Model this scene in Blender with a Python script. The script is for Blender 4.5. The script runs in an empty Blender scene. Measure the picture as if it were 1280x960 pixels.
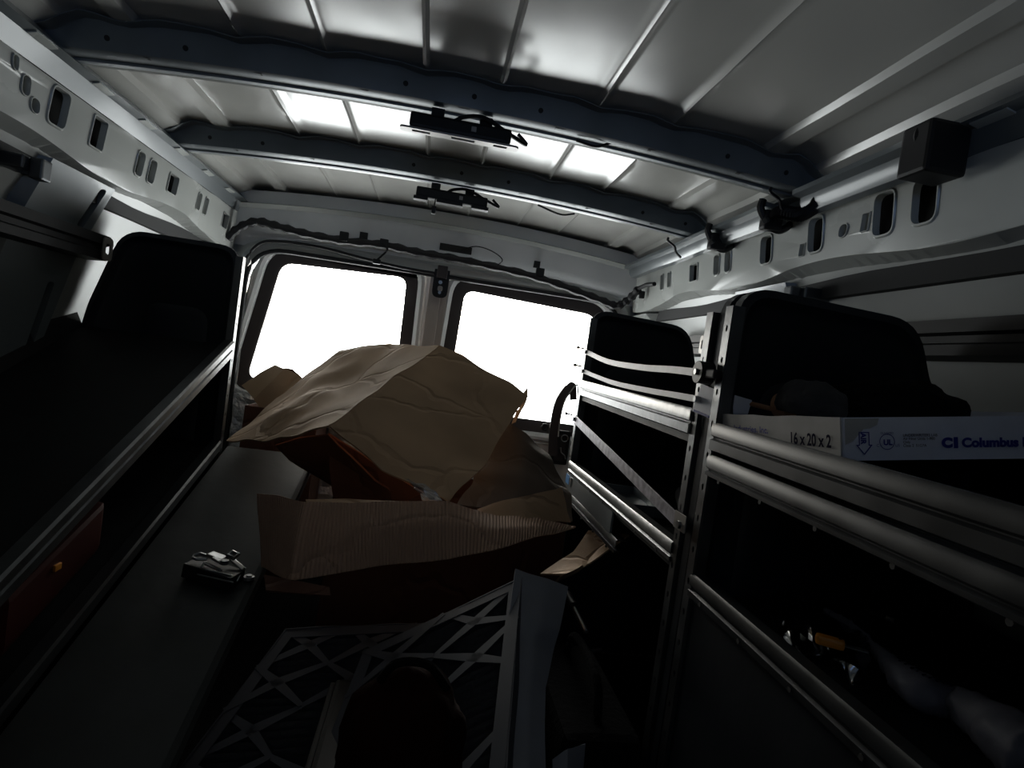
import bpy, bmesh, math, random
from mathutils import Vector, Matrix, noise
random.seed(7)
C = bpy.context.scene.collection
ZO = 0.85                      # camera height above the van floor

# ---------------------------------------------------------------- camera
F_PX = 760.0
vy = Vector((-100/F_PX, 40/F_PX, -1.0)).normalized()
vx = Vector((1, -0.1405, 0.0)); vx = (vx - vx.dot(vy)*vy).normalized()
vz = vx.cross(vy)
M = Matrix((vx, vy, vz))       # camera -> world
cd = bpy.data.cameras.new('camera'); cam = bpy.data.objects.new('camera', cd); C.objects.link(cam)
cd.sensor_width = 36; cd.lens = 36*F_PX/1280; cd.clip_start = 0.02
cam.matrix_world = Matrix.Translation((0, 0, ZO)) @ M.to_4x4()
bpy.context.scene.camera = cam

# ---------------------------------------------------------------- sky, exposure
SKY_STRENGTH = 0.7; GROUND = (17.0, 17.1, 17.1)
w = bpy.data.worlds.new('sky'); bpy.context.scene.world = w; w.use_nodes = True
nt_ = w.node_tree; bg = nt_.nodes['Background']; bg.inputs[1].default_value = SKY_STRENGTH
sk = nt_.nodes.new('ShaderNodeTexSky'); sk.sky_type = 'NISHITA'; sk.sun_disc = False
sk.sun_elevation = math.radians(9); sk.sun_rotation = math.radians(0); sk.air_density = 1.0; sk.dust_density = 5.0; sk.ozone_density = 1.0   # hazy low sun straight behind the van
hs = nt_.nodes.new('ShaderNodeHueSaturation'); hs.inputs['Saturation'].default_value = 0.25; nt_.links.new(sk.outputs[0], hs.inputs['Color'])
ge = nt_.nodes.new('ShaderNodeTexCoord'); sp_ = nt_.nodes.new('ShaderNodeSeparateXYZ'); nt_.links.new(ge.outputs['Generated'], sp_.inputs[0])
gt = nt_.nodes.new('ShaderNodeMath'); gt.operation = 'LESS_THAN'; nt_.links.new(sp_.outputs['Z'], gt.inputs[0]); gt.inputs[1].default_value = 0.0
mxw = nt_.nodes.new('ShaderNodeMixRGB'); nt_.links.new(gt.outputs[0], mxw.inputs[0]); nt_.links.new(hs.outputs[0], mxw.inputs[1]); mxw.inputs[2].default_value = (*GROUND, 1)   # pale pavement below the horizon
nt_.links.new(mxw.outputs[0], bg.inputs[0])
vs = bpy.context.scene.view_settings
vs.view_transform = 'Standard'; vs.look = 'None'; vs.gamma = 1; vs.use_curve_mapping = False; vs.exposure = -0.25
SKYLIGHTS = []
def portal(cx, cy, cz, sx, sz, rx):          # sampling guide for daylight through an opening, gives no light of its own
    l = bpy.data.lights.new('window_portal', 'AREA'); l.shape = 'RECTANGLE'; l.size = sx; l.size_y = sz
    l.cycles.is_portal = True
    o = bpy.data.objects.new('window_portal', l); C.objects.link(o); o.location = (cx, cy, cz+ZO); o.rotation_euler = (rx, 0, 0)
portal(-0.40, 2.53, 0.03, 0.62, 0.52, math.radians(-90))
portal(0.38, 2.53, 0.03, 0.64, 0.52, math.radians(-90))

# ---------------------------------------------------------------- helpers
def ray(x, y): return M @ Vector(((x-640)/F_PX, -(y-480)/F_PX, -1.0))
def PY(x, y, v): r = ray(x, y); return r*(v/r.y)
def PX(x, y, v): r = ray(x, y); return r*(v/r.x)
def PZ(x, y, v): r = ray(x, y); return r*(v/r.z)

def mat(name, col, rough=0.5, metal=0.0, noise_amt=0.0, nscale=8, bump=0.0, bscale=30, coat=0.0, col2=None, spec=0.5, extra=None, stretch=None):
    m = bpy.data.materials.new(name); m.use_nodes = True; nt = m.node_tree; b = nt.nodes['Principled BSDF']
    b.inputs['Base Color'].default_value = (*col, 1); b.inputs['Roughness'].default_value = rough; b.inputs['Metallic'].default_value = metal
    b.inputs['Specular IOR Level'].default_value = spec
    if coat: b.inputs['Coat Weight'].default_value = coat; b.inputs['Coat Roughness'].default_value = 0.12
    tc = nt.nodes.new('ShaderNodeTexCoord'); src = tc.outputs['Object']
    if stretch:
        mp = nt.nodes.new('ShaderNodeMapping'); mp.inputs['Scale'].default_value = stretch; nt.links.new(src, mp.inputs[0]); src = mp.outputs[0]
    if noise_amt or col2:
        n = nt.nodes.new('ShaderNodeTexNoise'); n.inputs['Scale'].default_value = nscale; n.inputs['Detail'].default_value = 6; nt.links.new(src, n.inputs['Vector'])
        r = nt.nodes.new('ShaderNodeValToRGB'); nt.links.new(n.outputs['Fac'], r.inputs[0])
        c2 = col2 or tuple(max(0, c*(1-noise_amt)) for c in col)
        r.color_ramp.elements[0].position = 0.35; r.color_ramp.elements[0].color = (*c2, 1)
        r.color_ramp.elements[1].position = 0.65; r.color_ramp.elements[1].color = (*col, 1)
        nt.links.new(r.outputs[0], b.inputs['Base Color'])
        mr = nt.nodes.new('ShaderNodeMapRange'); mr.inputs['To Min'].default_value = max(0.02, rough-0.08); mr.inputs['To Max'].default_value = min(1, rough+0.1)
        nt.links.new(n.outputs['Fac'], mr.inputs[0]); nt.links.new(mr.outputs[0], b.inputs['Roughness'])
    if bump:
        n2 = nt.nodes.new('ShaderNodeTexNoise'); n2.inputs['Scale'].default_value = bscale; n2.inputs['Detail'].default_value = 3; nt.links.new(src, n2.inputs['Vector'])
        bp = nt.nodes.new('ShaderNodeBump'); bp.inputs['Strength'].default_value = bump; bp.inputs['Distance'].default_value = 0.01
        nt.links.new(n2.outputs['Fac'], bp.inputs['Height']); nt.links.new(bp.outputs[0], b.inputs['Normal'])
    return m

def card_mat(name, col, axis=(160, 0, 0), strength=0.25):
    m = mat(name, col, 0.75, 0, 0.22, 5, 0, spec=0.2); nt = m.node_tree; b = nt.nodes['Principled BSDF']
    uv = nt.nodes.new('ShaderNodeUVMap'); mp = nt.nodes.new('ShaderNodeMapping'); nt.links.new(uv.outputs[0], mp.inputs[0])
    wv = nt.nodes.new('ShaderNodeTexWave'); wv.inputs['Scale'].default_value = axis[0]; wv.inputs['Distortion'].default_value = 0.6; wv.inputs['Detail'].default_value = 1
    nt.links.new(mp.outputs[0], wv.inputs['Vector'])
    n = nt.nodes.new('ShaderNodeTexNoise'); n.inputs['Scale'].default_value = 9; tc = nt.nodes.new('ShaderNodeTexCoord'); nt.links.new(tc.outputs['Object'], n.inputs['Vector'])
    mu = nt.nodes.new('ShaderNodeMath'); mu.operation = 'MULTIPLY_ADD'; nt.links.new(n.outputs['Fac'], mu.inputs[0]); mu.inputs[1].default_value = 6.0; nt.links.new(wv.outputs['Fac'], mu.inputs[2])
    bp = nt.nodes.new('ShaderNodeBump'); bp.inputs['Strength'].default_value = strength; bp.inputs['Distance'].default_value = 0.0025
    nt.links.new(mu.outputs[0], bp.inputs['Height'])
    vo = nt.nodes.new('ShaderNodeTexVoronoi'); vo.feature = 'DISTANCE_TO_EDGE'; vo.inputs['Scale'].default_value = 3.6       # sharp crease lines
    mp2 = nt.nodes.new('ShaderNodeMapping'); mp2.inputs['Scale'].default_value = (1.0, 1.7, 1.0); mp2.inputs['Rotation'].default_value = (.3, .2, .7)
    ad = nt.nodes.new('ShaderNodeMixRGB'); ad.inputs[0].default_value = 0.10; nt.links.new(tc.outputs['Object'], ad.inputs[1]); nt.links.new(n.outputs['Color'], ad.inputs[2])
    nt.links.new(ad.outputs[0], mp2.inputs[0]); nt.links.new(mp2.outputs[0], vo.inputs['Vector'])
    cr = nt.nodes.new('ShaderNodeMapRange'); cr.inputs['From Max'].default_value = 0.05; nt.links.new(vo.outputs['Distance'], cr.inputs[0])
    b2 = nt.nodes.new('ShaderNodeBump'); b2.inputs['Strength'].default_value = 0.7; b2.inputs['Distance'].default_value = 0.006
    nt.links.new(cr.outputs[0], b2.inputs['Height']); nt.links.new(bp.outputs[0], b2.inputs['Normal']); nt.links.new(b2.outputs[0], b.inputs['Normal'])
    return m

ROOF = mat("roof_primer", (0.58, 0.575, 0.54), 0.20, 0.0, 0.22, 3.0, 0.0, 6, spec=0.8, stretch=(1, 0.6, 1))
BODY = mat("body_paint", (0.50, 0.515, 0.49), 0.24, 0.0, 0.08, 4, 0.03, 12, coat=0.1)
WALLM = mat("wall_paint_dimmed", (0.34, 0.35, 0.33), 0.34, 0.0, 0.12, 4, 0.03, 12)  # body paint darkened here to offset excess light on the side walls
DLIP = mat("dimmed_lip_steel", (0.028, 0.031, 0.034), 0.34, 0.3, 0.3, 20)  # lip steel with the dim light of the near shelves put into its colour
PILM = mat('pillar_paint', (0.16, 0.18, 0.19), 0.38, 0.1, 0.12, 6, coat=0.3)
BOWM = mat('bow_paint_shaded', (0.20, 0.225, 0.24), 0.42, 0.2, 0.15, 10, 0.05, 20)  # shade on the bows is put into this darker paint
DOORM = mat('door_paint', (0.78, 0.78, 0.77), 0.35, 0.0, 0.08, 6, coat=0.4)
PILLAR = mat('center_pillar_paint', (0.55, 0.50, 0.47), 0.5, 0.0, 0.1, 6)
GALV = mat('galvanised_steel', (0.16, 0.168, 0.175), 0.36, 0.95, 0.25, 20, 0.06, 60)
STEEL = mat('bare_steel', (0.34, 0.355, 0.36), 0.3, 0.9, 0.2, 30)
BLACK = mat('black_plastic', (0.010, 0.010, 0.011), 0.5, spec=0.3)
RUBBER = mat('black_rubber', (0.02, 0.02, 0.022), 0.6, 0, 0.2, 30, 0.1, 60)
GASK = mat('window_gasket', (0.055, 0.045, 0.045), 0.6)
PANEL = mat('dark_shelf_panel', (0.012, 0.016, 0.022), 0.5, 0.0, 0.25, 9, 0.04, 50, spec=0.3)
DECK = mat('dark_deck', (0.008, 0.009, 0.010), 0.6, 0.0, 0.4, 12, 0.05, 60, spec=0.25)
BOARD = mat('worn_dark_board', (0.035, 0.040, 0.040), 0.5, 0.2, 0.35, 7, 0.05, 40)
FLOORM = mat('rubber_floor', (0.005, 0.005, 0.006), 0.9, 0, 0.3, 20, 0.2, 80, spec=0.1)
CARD = card_mat('cardboard', (0.44, 0.295, 0.185))
CARD2 = card_mat('cardboard_ribbed', (0.50, 0.325, 0.235), (34, 0, 0), 0.9)
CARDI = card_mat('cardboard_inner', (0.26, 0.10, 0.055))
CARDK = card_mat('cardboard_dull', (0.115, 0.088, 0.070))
CARDD = card_mat('cardboard_shaded', (0.10, 0.045, 0.03))  # brown darkened to hold the shade under the flaps
WHITEC = mat('white_carton', (0.80, 0.82, 0.92), 0.6, 0, 0.12, 14)
WORN = mat('worn_carton', (0.50, 0.49, 0.48), 0.65, 0, 0.25, 16)
GREYC = mat('grey_carton', (0.17, 0.185, 0.225), 0.65, 0, 0.12, 14)
INK = mat('blue_ink', (0.02, 0.03, 0.28), 0.6)
INKD = mat('dark_ink', (0.01, 0.01, 0.03), 0.9, spec=0.05)
FILT = mat('filter_frame', (0.058, 0.063, 0.080), 0.7, 0, 0.15, 14)
MEDIA = mat('filter_media', (0.06, 0.06, 0.065), 0.9, 0, 0.35, 9, 0.3, 60)
RED = mat('red_plastic', (0.06, 0.005, 0.003), 0.4, 0, 0.2, 10)
ORANGE = mat('orange_plastic', (0.75, 0.28, 0.02), 0.45)
YELLOW = mat('yellow_plastic', (0.7, 0.5, 0.03), 0.45)
BLUEST = mat('blue_sticker', (0.05, 0.25, 0.6), 0.5)
PAPER = mat('grey_wrap', (0.20, 0.20, 0.245), 0.6, 0, 0.2, 12, 0.2, 40)
CLOTH = mat('black_cloth', (0.006, 0.006, 0.007), 0.9, 0, 0.3, 20, 0.4, 90, spec=0.1)
TAPE = mat('brown_tape', (0.33, 0.17, 0.09), 0.4)
FOIL = mat('crinkled_foil', (0.75, 0.76, 0.77), 0.32, 0.85, 0.2, 40, 0.5, 70)
HEADM = mat('header_paint', (0.78, 0.79, 0.79), 0.35, 0.0, 0.1, 6)
HOLE = mat('dark_cavity', (0.02, 0.02, 0.02), 0.8)
LENS = mat('lamp_flange', (0.30, 0.28, 0.26), 0.4, 0.3)
DIRTP = mat('grey_block', (0.2, 0.2, 0.2), 0.8)

def thin_glass(name, tint, rough=0.0, gl=0.08):
    m = bpy.data.materials.new(name); m.use_nodes = True; nt = m.node_tree; nt.nodes.remove(nt.nodes['Principled BSDF'])
    out = nt.nodes['Material Output']; t = nt.nodes.new('ShaderNodeBsdfTransparent'); t.inputs[0].default_value = (*tint, 1)
    g = nt.nodes.new('ShaderNodeBsdfGlossy'); g.inputs['Roughness'].default_value = rough
    fr = nt.nodes.new('ShaderNodeLayerWeight'); fr.inputs[0].default_value = 0.3; ml = nt.nodes.new('ShaderNodeMath'); ml.operation = 'MULTIPLY_ADD'
    nt.links.new(fr.outputs['Fresnel'], ml.inputs[0]); ml.inputs[1].default_value = 0.5; ml.inputs[2].default_value = gl
    mx = nt.nodes.new('ShaderNodeMixShader'); nt.links.new(ml.outputs[0], mx.inputs[0]); nt.links.new(t.outputs[0], mx.inputs[1]); nt.links.new(g.outputs[0], mx.inputs[2])
    nt.links.new(mx.outputs[0], out.inputs[0]); return m
GLASS = thin_glass('window_glass', (0.95, 0.97, 0.97), 0.0, 0.04)
FILM = thin_glass('clear_plastic_film', (0.80, 0.80, 0.80), 0.12, 0.25)
TINT = thin_glass('blue_light_glass', (0.42, 0.53, 0.72), 0.0, 0.04)  # blue tint colours the light through the added front pane

def obj(name, bm, m, parent=None, kind=None, label=None, smooth=False):
    me = bpy.data.meshes.new(name); bmesh.ops.recalc_face_normals(bm, faces=bm.faces[:]) if not smooth == 'keep' else None
    bm.to_mesh(me); bm.free(); me.materials.append(m)
    if smooth:
        for p in me.polygons: p.use_smooth = True
        if smooth != 'all':
            try: me.set_sharp_from_angle(angle=math.radians(38))
            except Exception: pass
    o = bpy.data.objects.new(name, me); C.objects.link(o)
    if parent: o.parent = parent
    if kind: o['kind'] = kind
    if label: o['label'] = label
    return o
def thing(name, label, cat, group=None):
    o = bpy.data.objects.new(name, None); C.objects.link(o); o['label'] = label; o['category'] = cat; o.empty_display_size = 0.05
    if group: o['group'] = group
    return o
def tag(o, label, cat, group=None):
    o['label'] = label; o['category'] = cat
    if group: o['group'] = group
    return o

def BM(): return bmesh.new()
def box(bm, lo, hi, bev=0.0, mtx=None):
    lo = Vector(lo); hi = Vector(hi)
    vs_ = bmesh.ops.create_cube(bm, size=1)['verts']
    for v in vs_: v.co = Vector(((v.co.x+.5)*(hi.x-lo.x)+lo.x, (v.co.y+.5)*(hi.y-lo.y)+lo.y, (v.co.z+.5)*(hi.z-lo.z)+lo.z))
    if bev:
        es = list({e for v in vs_ for e in v.link_edges})
        r = bmesh.ops.bevel(bm, geom=es, offset=bev, segments=2, affect='EDGES', profile=0.6)
        vs_ = list({v for f in r['faces'] for v in f.verts} | {v for v in vs_ if v.is_valid})
    if mtx:
        for v in vs_: v.co = mtx @ v.co
    return vs_
def boxc(bm, a, b, w_, h_, up=(0, 0, 1), bev=0.0):     # bar of width w_ and height h_ from a to b
    a = Vector(a); b = Vector(b); d = (b-a); L = d.length; d.normalize(); up = Vector(up)
    s = d.cross(up).normalized(); u = s.cross(d)
    m = Matrix((s, d, u)).transposed().to_4x4(); m.translation = a
    return box(bm, (-w_/2, 0, -h_/2), (w_/2, L, h_/2), bev, m)
def tube(bm, pts, r, n=8, closed=False):
    pts = [Vector(p) for p in pts]; rings = []
    N = len(pts)
    for i, p in enumerate(pts):
        d = ((pts[(i+1) % N] if (closed or i+1 < N) else p) - (pts[i-1] if (closed or i) else p)).normalized()
        a = Vector((0, 0, 1)) if abs(d.z) < 0.9 else Vector((1, 0, 0))
        u = d.cross(a).normalized(); v = u.cross(d)
        rr = r[i] if isinstance(r, (list, tuple)) else r
        rings.append([bm.verts.new(p + rr*(math.cos(t)*u + math.sin(t)*v)) for t in [2*math.pi*k/n for k in range(n)]])
    for i in range(N if closed else N-1):
        A, B = rings[i], rings[(i+1) % N]
        for k in range(n): bm.faces.new((A[k], A[(k+1) % n], B[(k+1) % n], B[k]))
    if not closed:
        bm.faces.new(rings[0][::-1]); bm.faces.new(rings[-1])
def smooth_pts(pts, k=6):                              # Catmull-Rom
    P_ = [Vector(p) for p in pts]; P_ = [2*P_[0]-P_[1]] + P_ + [2*P_[-1]-P_[-2]]; out = []
    for i in range(1, len(P_)-2):
        a, b, c, d = P_[i-1:i+3]
        for j in range(k):
            t = j/k; out.append(0.5*((2*b)+(c-a)*t+(2*a-5*b+4*c-d)*t*t+(3*b-3*c+d-a)*t**3))
    out.append(P_[-2]); return out
def cyl(bm, a, b, r, n=16): tube(bm, [a, b], r, n)
def loft(bm, loops, closed=True, cap=False):
    R_ = [[bm.verts.new(p) for p in L] for L in loops]
    for A, B in zip(R_, R_[1:]):
        n = len(A)
        for k in range(n if closed else n-1): bm.faces.new((A[k], A[(k+1) % n], B[(k+1) % n], B[k]))
    if cap: bm.faces.new(R_[0][::-1]); bm.faces.new(R_[-1])
    return R_
def solid(bm, t):                                      # give an open surface real thickness
    bmesh.ops.recalc_face_normals(bm, faces=bm.faces[:])
    bmesh.ops.solidify(bm, geom=bm.faces[:]+bm.edges[:]+bm.verts[:], thickness=t)
def rquad(c, r, off=0.0, n=6):                         # rounded quad in 2D, corners counter-clockwise, grown by off
    c = [Vector(p) for p in c]; N = len(c); lines = []
    for i in range(N):
        a, b = c[i], c[(i+1) % N]; d = (b-a).normalized(); nn = Vector((d.y, -d.x)); lines.append((a+nn*off, d))
    def inter(l1, l2):
        (p, d), (q, e) = l1, l2; k = d.x*e.y-d.y*e.x; t = ((q.x-p.x)*e.y-(q.y-p.y)*e.x)/k; return p+d*t
    cc = [inter(lines[i-1], lines[i]) for i in range(N)]
    out = []; rs = r if isinstance(r, (list, tuple)) else [r]*N
    for i in range(N):
        p, a, b = cc[i], cc[i-1], cc[(i+1) % N]; ri = max(0.001, rs[i]+off*0.8)
        d1 = (a-p).normalized(); d2 = (b-p).normalized(); ri = min(ri, (a-p).length*.48, (b-p).length*.48)
        s, e = p+d1*ri, p+d2*ri
        for k in range(n+1):
            t = k/n; out.append((1-t)**2*s+2*t*(1-t)*p+t*t*e)
    return out
def plate(bm, outer, holes, fn, th=None):              # flat plate with real holes; fn maps (u, v) -> 3D
    tmp = bmesh.new()
    for loop in [outer]+holes:
        vv = [tmp.verts.new((p[0], p[1], 0)) for p in loop]
        for i in range(len(vv)): tmp.edges.new((vv[i], vv[(i+1) % len(vv)]))
    bmesh.ops.triangle_fill(tmp, use_beauty=True, edges=tmp.edges[:])
    mp = {v: bm.verts.new(fn(v.co.x, v.co.y)) for v in tmp.verts}
    for f in tmp.faces: bm.faces.new([mp[v] for v in f.verts])
    tmp.free()
def hole_rim(bm, loop, fn, fn2, w_=0.006):             # folded collar around a hole
    loft(bm, [[fn(p[0], p[1]) for p in loop], [fn2(p[0], p[1]) for p in loop]])
def sheet(bm, grid, sub=4, noise_amp=0.002, nsc=6, th=0.004, seed=0, uvs=1.0):
    """grid: rows of 3D points -> bilinear sheet with light crumple and thickness"""
    g = [[Vector(p) for p in row] for row in grid]; m_, n_ = len(g), len(g[0])
    rows = []; H = (m_-1)*sub; W = (n_-1)*sub
    for i in range(H+1):
        row = []; a = min(i//sub, m_-2); t = (i-a*sub)/sub
        for j in range(W+1):
            b = min(j//sub, n_-2); s = (j-b*sub)/sub
            p = (g[a][b]*(1-t)*(1-s)+g[a+1][b]*t*(1-s)+g[a][b+1]*(1-t)*s+g[a+1][b+1]*t*s)
            q = p*nsc+Vector((seed, seed*2, 0))
            p = p + noise_amp*(Vector(noise.noise_vector(q)) + Vector((0, -.3, 1))*(.9-2.4*abs(noise.noise(q*.55+Vector((3, 1, 2)))))*.7)
            row.append(bm.verts.new(p))
        rows.append(row)
    uvl = bm.loops.layers.uv.verify()
    for i in range(H):
        for j in range(W):
            f = bm.faces.new((rows[i][j], rows[i][j+1], rows[i+1][j+1], rows[i+1][j]))
            for l, (u, v) in zip(f.loops, ((j, i), (j+1, i), (j+1, i+1), (j, i+1))): l[uvl].uv = (u/W*uvs, v/H)
    if th: solid(bm, th)
def text_part(name, s, size, origin, ux, uy, m, parent, th=0.0003, sx=1.0, shear=0.0, bold=0.0):
    cu = bpy.data.curves.new(name, 'FONT'); cu.body = s; cu.size = size; cu.extrude = 0.0; cu.offset = bold; cu.shear = shear; cu.space_line = 0.9
    to = bpy.data.objects.new('t', cu); C.objects.link(to); dg = bpy.context.evaluated_depsgraph_get()
    me = bpy.data.meshes.new_from_object(to.evaluated_get(dg)); bpy.data.objects.remove(to); bm = BM(); bm.from_mesh(me); bpy.data.meshes.remove(me)
    ux = Vector(ux).normalized(); uy = Vector(uy).normalized(); nn = ux.cross(uy)
    for v in bm.verts: v.co = Vector(origin)+ux*v.co.x*sx+uy*v.co.y+nn*(th)
    return obj(name, bm, m, parent)

# ---------------------------------------------------------------- van shell
RZ = lambda x: 0.542 - 0.055*x*x - max(0, abs(x)-0.70)*0.35          # roof skin height
BZ = lambda x: 0.491 - 0.060*x*x                                      # underside of the bows
YF, YB = -0.75, 2.44                                                  # partition, rear header
BOWS = [0.14, 0.68, 1.22, 1.745]
RIBS = [(-.745, .020), (-.622, .018), (-.425, .005), (-.268, .005), (-.083, .0035), (.066, .0035), (.262, .005), (.420, .005), (.643, .018), (.762, .020)]
BOWS = [0.14, 1.245, 1.765]
def rib_h(x, y):
    h = 0.0
    for c, w_ in RIBS:
        d = abs(x-c)
        h += 0.011*max(0, min(1, (w_+0.006-d)/0.006)) if w_ > .01 else 0.006*max(0, 1-d/(w_+0.003))
    f = 1.0
    for b in BOWS+[YB]: f = min(f, max(0, min(1, (abs(y-b)-0.022-.03*(y>b))/0.02)))
    return h*f
bm = BM(); xs = sorted({round(-0.80+0.02*i, 4) for i in range(81)} | {round(c+s*k, 4) for c, w_ in RIBS for s in (-1, 1) for k in ((w_, w_+0.006) if w_ > .01 else (0, w_+.003))})
ys = sorted({round(YF+0.05*i, 4) for i in range(64)} | {b+s*k for b in BOWS for s in (-1, 1) for k in (.022, .042, .052, .072)} | {YB-.045, YB-.06, YB-.075, YB-.01})
ys = [y for y in ys if YF <= y <= YB]
rows = [[bm.verts.new((x, y, RZ(x)-rib_h(x, y)+0.0030*noise.noise(Vector((x*5, y*4, 1)))+0.0010*noise.noise(Vector((x*14, y*12, 4))))) for x in xs] for y in ys]
for i in range(len(ys)-1):
    for j in range(len(xs)-1): bm.faces.new((rows[i][j], rows[i][j+1], rows[i+1][j+1], rows[i+1][j]))
for v in [bm.verts.new((x, y, 0.64)) for x in (-.95, .95) for y in (YF, YB+.12)]: pass
obj('ceiling', bm, ROOF, kind='structure', smooth=True)
bm = BM(); box(bm, (-1.02, YF-.05, .575), (1.02, YB+.10, .60))
for sx in (-1, 1): box(bm, (min(sx*1.0, sx*1.02), YF-.05, -.86), (max(sx*.985, sx*1.0), YB+.10, .60))
obj('trim_7', bm, BODY, kind='structure')

def bow(y0, name):
    root = None
    prof = [(-.044, .046), (-.026, .044), (-.020, .034), (-.006, .002), (0, 0), (.012, .0), (.014, .004), (.042, .004), (.044, 0), (.056, 0), (.062, .002), (.070, .046), (.090, .046)]
    N = 60; bm = BM(); loops = []
    for i in range(N+1):
        x = -0.80+1.60*i/N; wob = 0
        for c, w_ in RIBS: wob = max(wob, max(0, 1-abs(x-c)/0.05))
        L = []
        for k, (dy, dz) in enumerate(prof):
            z = BZ(x)+dz
            if k <= 2 or k >= len(prof)-2: z = min(z+(.006 if k != 1 else .004), RZ(x)-.004) - 0.010*wob
            if k == 0: dy = dy - 0.008*math.sin(x*20)**2
            L.append(Vector((x, y0+dy, z)))
        loops.append(L)
    loft(bm, loops, closed=False); solid(bm, 0.0015)
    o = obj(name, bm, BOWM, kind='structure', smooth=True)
    bm = BM()                                     # round holes: dark plugs sunk in the front face
    for k in range(11):
        x = -0.68+0.135*k+.02
        c = Vector((x, y0-.014, BZ(x)+.021)); n_ = Vector((0, -.93, -.36)).normalized(); cyl(bm, c+n_*.0012, c-n_*.004, .0052, 10)
    for k in range(7):
        x = -0.60+0.2*k; box(bm, (x-.014, y0-.002, BZ(x)-.0012), (x+.010, y0+.006, BZ(x)+.001))
    p = obj('punched_hole', bm, HOLE, o); p['kind'] = 'stuff'
    bm = BM()                                     # glue beads / flange lip on the far edge
    loft(bm, [[Vector((x, y0+.058, BZ(x)-.001)), Vector((x, y0+.066, BZ(x)-.002)), Vector((x, y0+.066, BZ(x)-.000)), Vector((x, y0+.058, BZ(x)+.002))] for x in [-.8+1.6*i/40 for i in range(41)]])
    obj('flange', bm, BODY, o)
    return o
for i, y in enumerate(BOWS): bow(y, 'trim_%d' % (i+1))

# cant rails with punched windows; profile in (|x|, z)
def wallx(z):                                     # half width of the body side against height
    pts = [(.30, .842), (.2, .892), (.05, .937), (-.1, .972), (-.4, .982), (-.9, .982)]
    for (z1, x1), (z2, x2) in zip(pts, pts[1:]):
        if z >= z2: t = (z1-z)/(z1-z2); return x1+(x2-x1)*t if t > 0 else x1
    return .982
def rail(s, holes, name):
    base = Vector((0.772, 0.413)); low = Vector((0.792, 0.300)); L = (low-base).length
    def F(u, v, d=0.0):                           # u = y, v = 0..1 down the face, d = depth behind the face
        bulge = 0.0
        for hy, hv, hw, hh, r in holes: 
            if hw > .02: bulge = max(bulge, math.exp(-((u-hy)/(hw*1.6))**4)*0.004)
        p = base.lerp(low, v); x = p.x+d+bulge; zlow = 0.0
        if u > 2.0: zlow = -(u-2.0)*0.05*v
        return Vector((s*x, u, p.y+zlow))
    bm = BM(); o_loop = []
    n = 90
    for i in range(n+1): o_loop.append((YF+(YB-YF)*i/n, 0))
    for i in range(n+1): o_loop.append((YB-(YB-YF)*i/n, 1+0.10*math.sin((YB-(YB-YF)*i/n)*9)))
    hl = []
    for hy, hv, hw, hh, r in holes:
        q = [(hy-hw/2-.004, hv*L-hh/2), (hy+hw/2-.004, hv*L-hh/2), (hy+hw/2+.004, hv*L+hh/2), (hy-hw/2+.004, hv*L+hh/2)]
        LL = rquad(q, r, 0, 4); hl.append([(p[0], p[1]/L) for p in LL])
    plate(bm, o_loop, hl, lambda u, v: F(u, v))
    for h in hl:
        c = Vector((sum(p[0] for p in h)/len(h), sum(p[1] for p in h)/len(h)))
        sc = lambda p, k: (c.x+(p[0]-c.x)*k, c.y+(p[1]-c.y)*k)
        loft(bm, [[F(*sc(p, 1.16), 0.001) for p in h], [F(*sc(p, 1.08), -.003) for p in h], [F(*p, -.003) for p in h], [F(*p, .012) for p in h]])
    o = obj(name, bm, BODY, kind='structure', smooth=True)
    bm = BM(); top = [(.735, .452), (.757, .447), (.772, .413)]
    for (x1, z1), (x2, z2) in zip(top, top[1:]):
        loft(bm, [[Vector((s*x1, YF, z1)), Vector((s*x2, YF, z2))], [Vector((s*x1, YB, z1)), Vector((s*x2, YB, z2))]], closed=False)
    loft(bm, [[Vector((s*.735, YF, .452)), Vector((s*.80, YF, .51))], [Vector((s*.735, YB, .452)), Vector((s*.80, YB, .51))]], closed=False)
    obj('top_flange', bm, PILM, o)  # dark paint puts the strip's shade into its colour
    bm = BM()                                     # underside closing the box section, and the dark back wall behind the holes
    ub = [[F(YF+(YB-YF)*i/n, 1+0.10*math.sin((YF+(YB-YF)*i/n)*9)) for i in range(n+1)], [Vector((s*(wallx(.27)+.02), YF+(YB-YF)*i/n, .262+(.02 if i % 30 < 15 else .016))) for i in range(n+1)]]
    loft(bm, ub, closed=False); obj('rail_underside', bm, BODY, o)
    bm = BM(); box(bm, (min(s*.84, s*.86), YF, .24), (max(s*.84, s*.86), YB, .5)); obj('rail_back', bm, HOLE, o)
    bm = BM()                                     # overlapping tabs along the top flange
    for k in range(9):
        y = 0.6+k*.2; xx = .748
        box(bm, (-.006, -.03, -.0012), (.010, .03, .0012), 0, Matrix.Translation((s*xx, y, .4475)) @ Matrix.Rotation(s*.25, 4, 'Y'))
    p = obj('spot_weld_tab', bm, BODY, o); p['kind'] = 'stuff'
    return o
hL = [(2.30, .42, .055, .045, .008), (2.11, .40, .026, .050, .008), (2.052, .40, .026, .050, .008), (1.858, .40, .058, .050, .008), (1.728, .42, .036, .058, .012), (1.662, .42, .036, .058, .012),
      (1.467, .36, .052, .062, .006), (1.325, .36, .055, .068, .014), (1.262, .55, .024, .024, .012), (1.226, .35, .022, .032, .012), (1.183, .15, .016, .022, .008), (1.05, .4, .06, .06, .012), (.85, .4, .05, .06, .01)]
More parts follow.
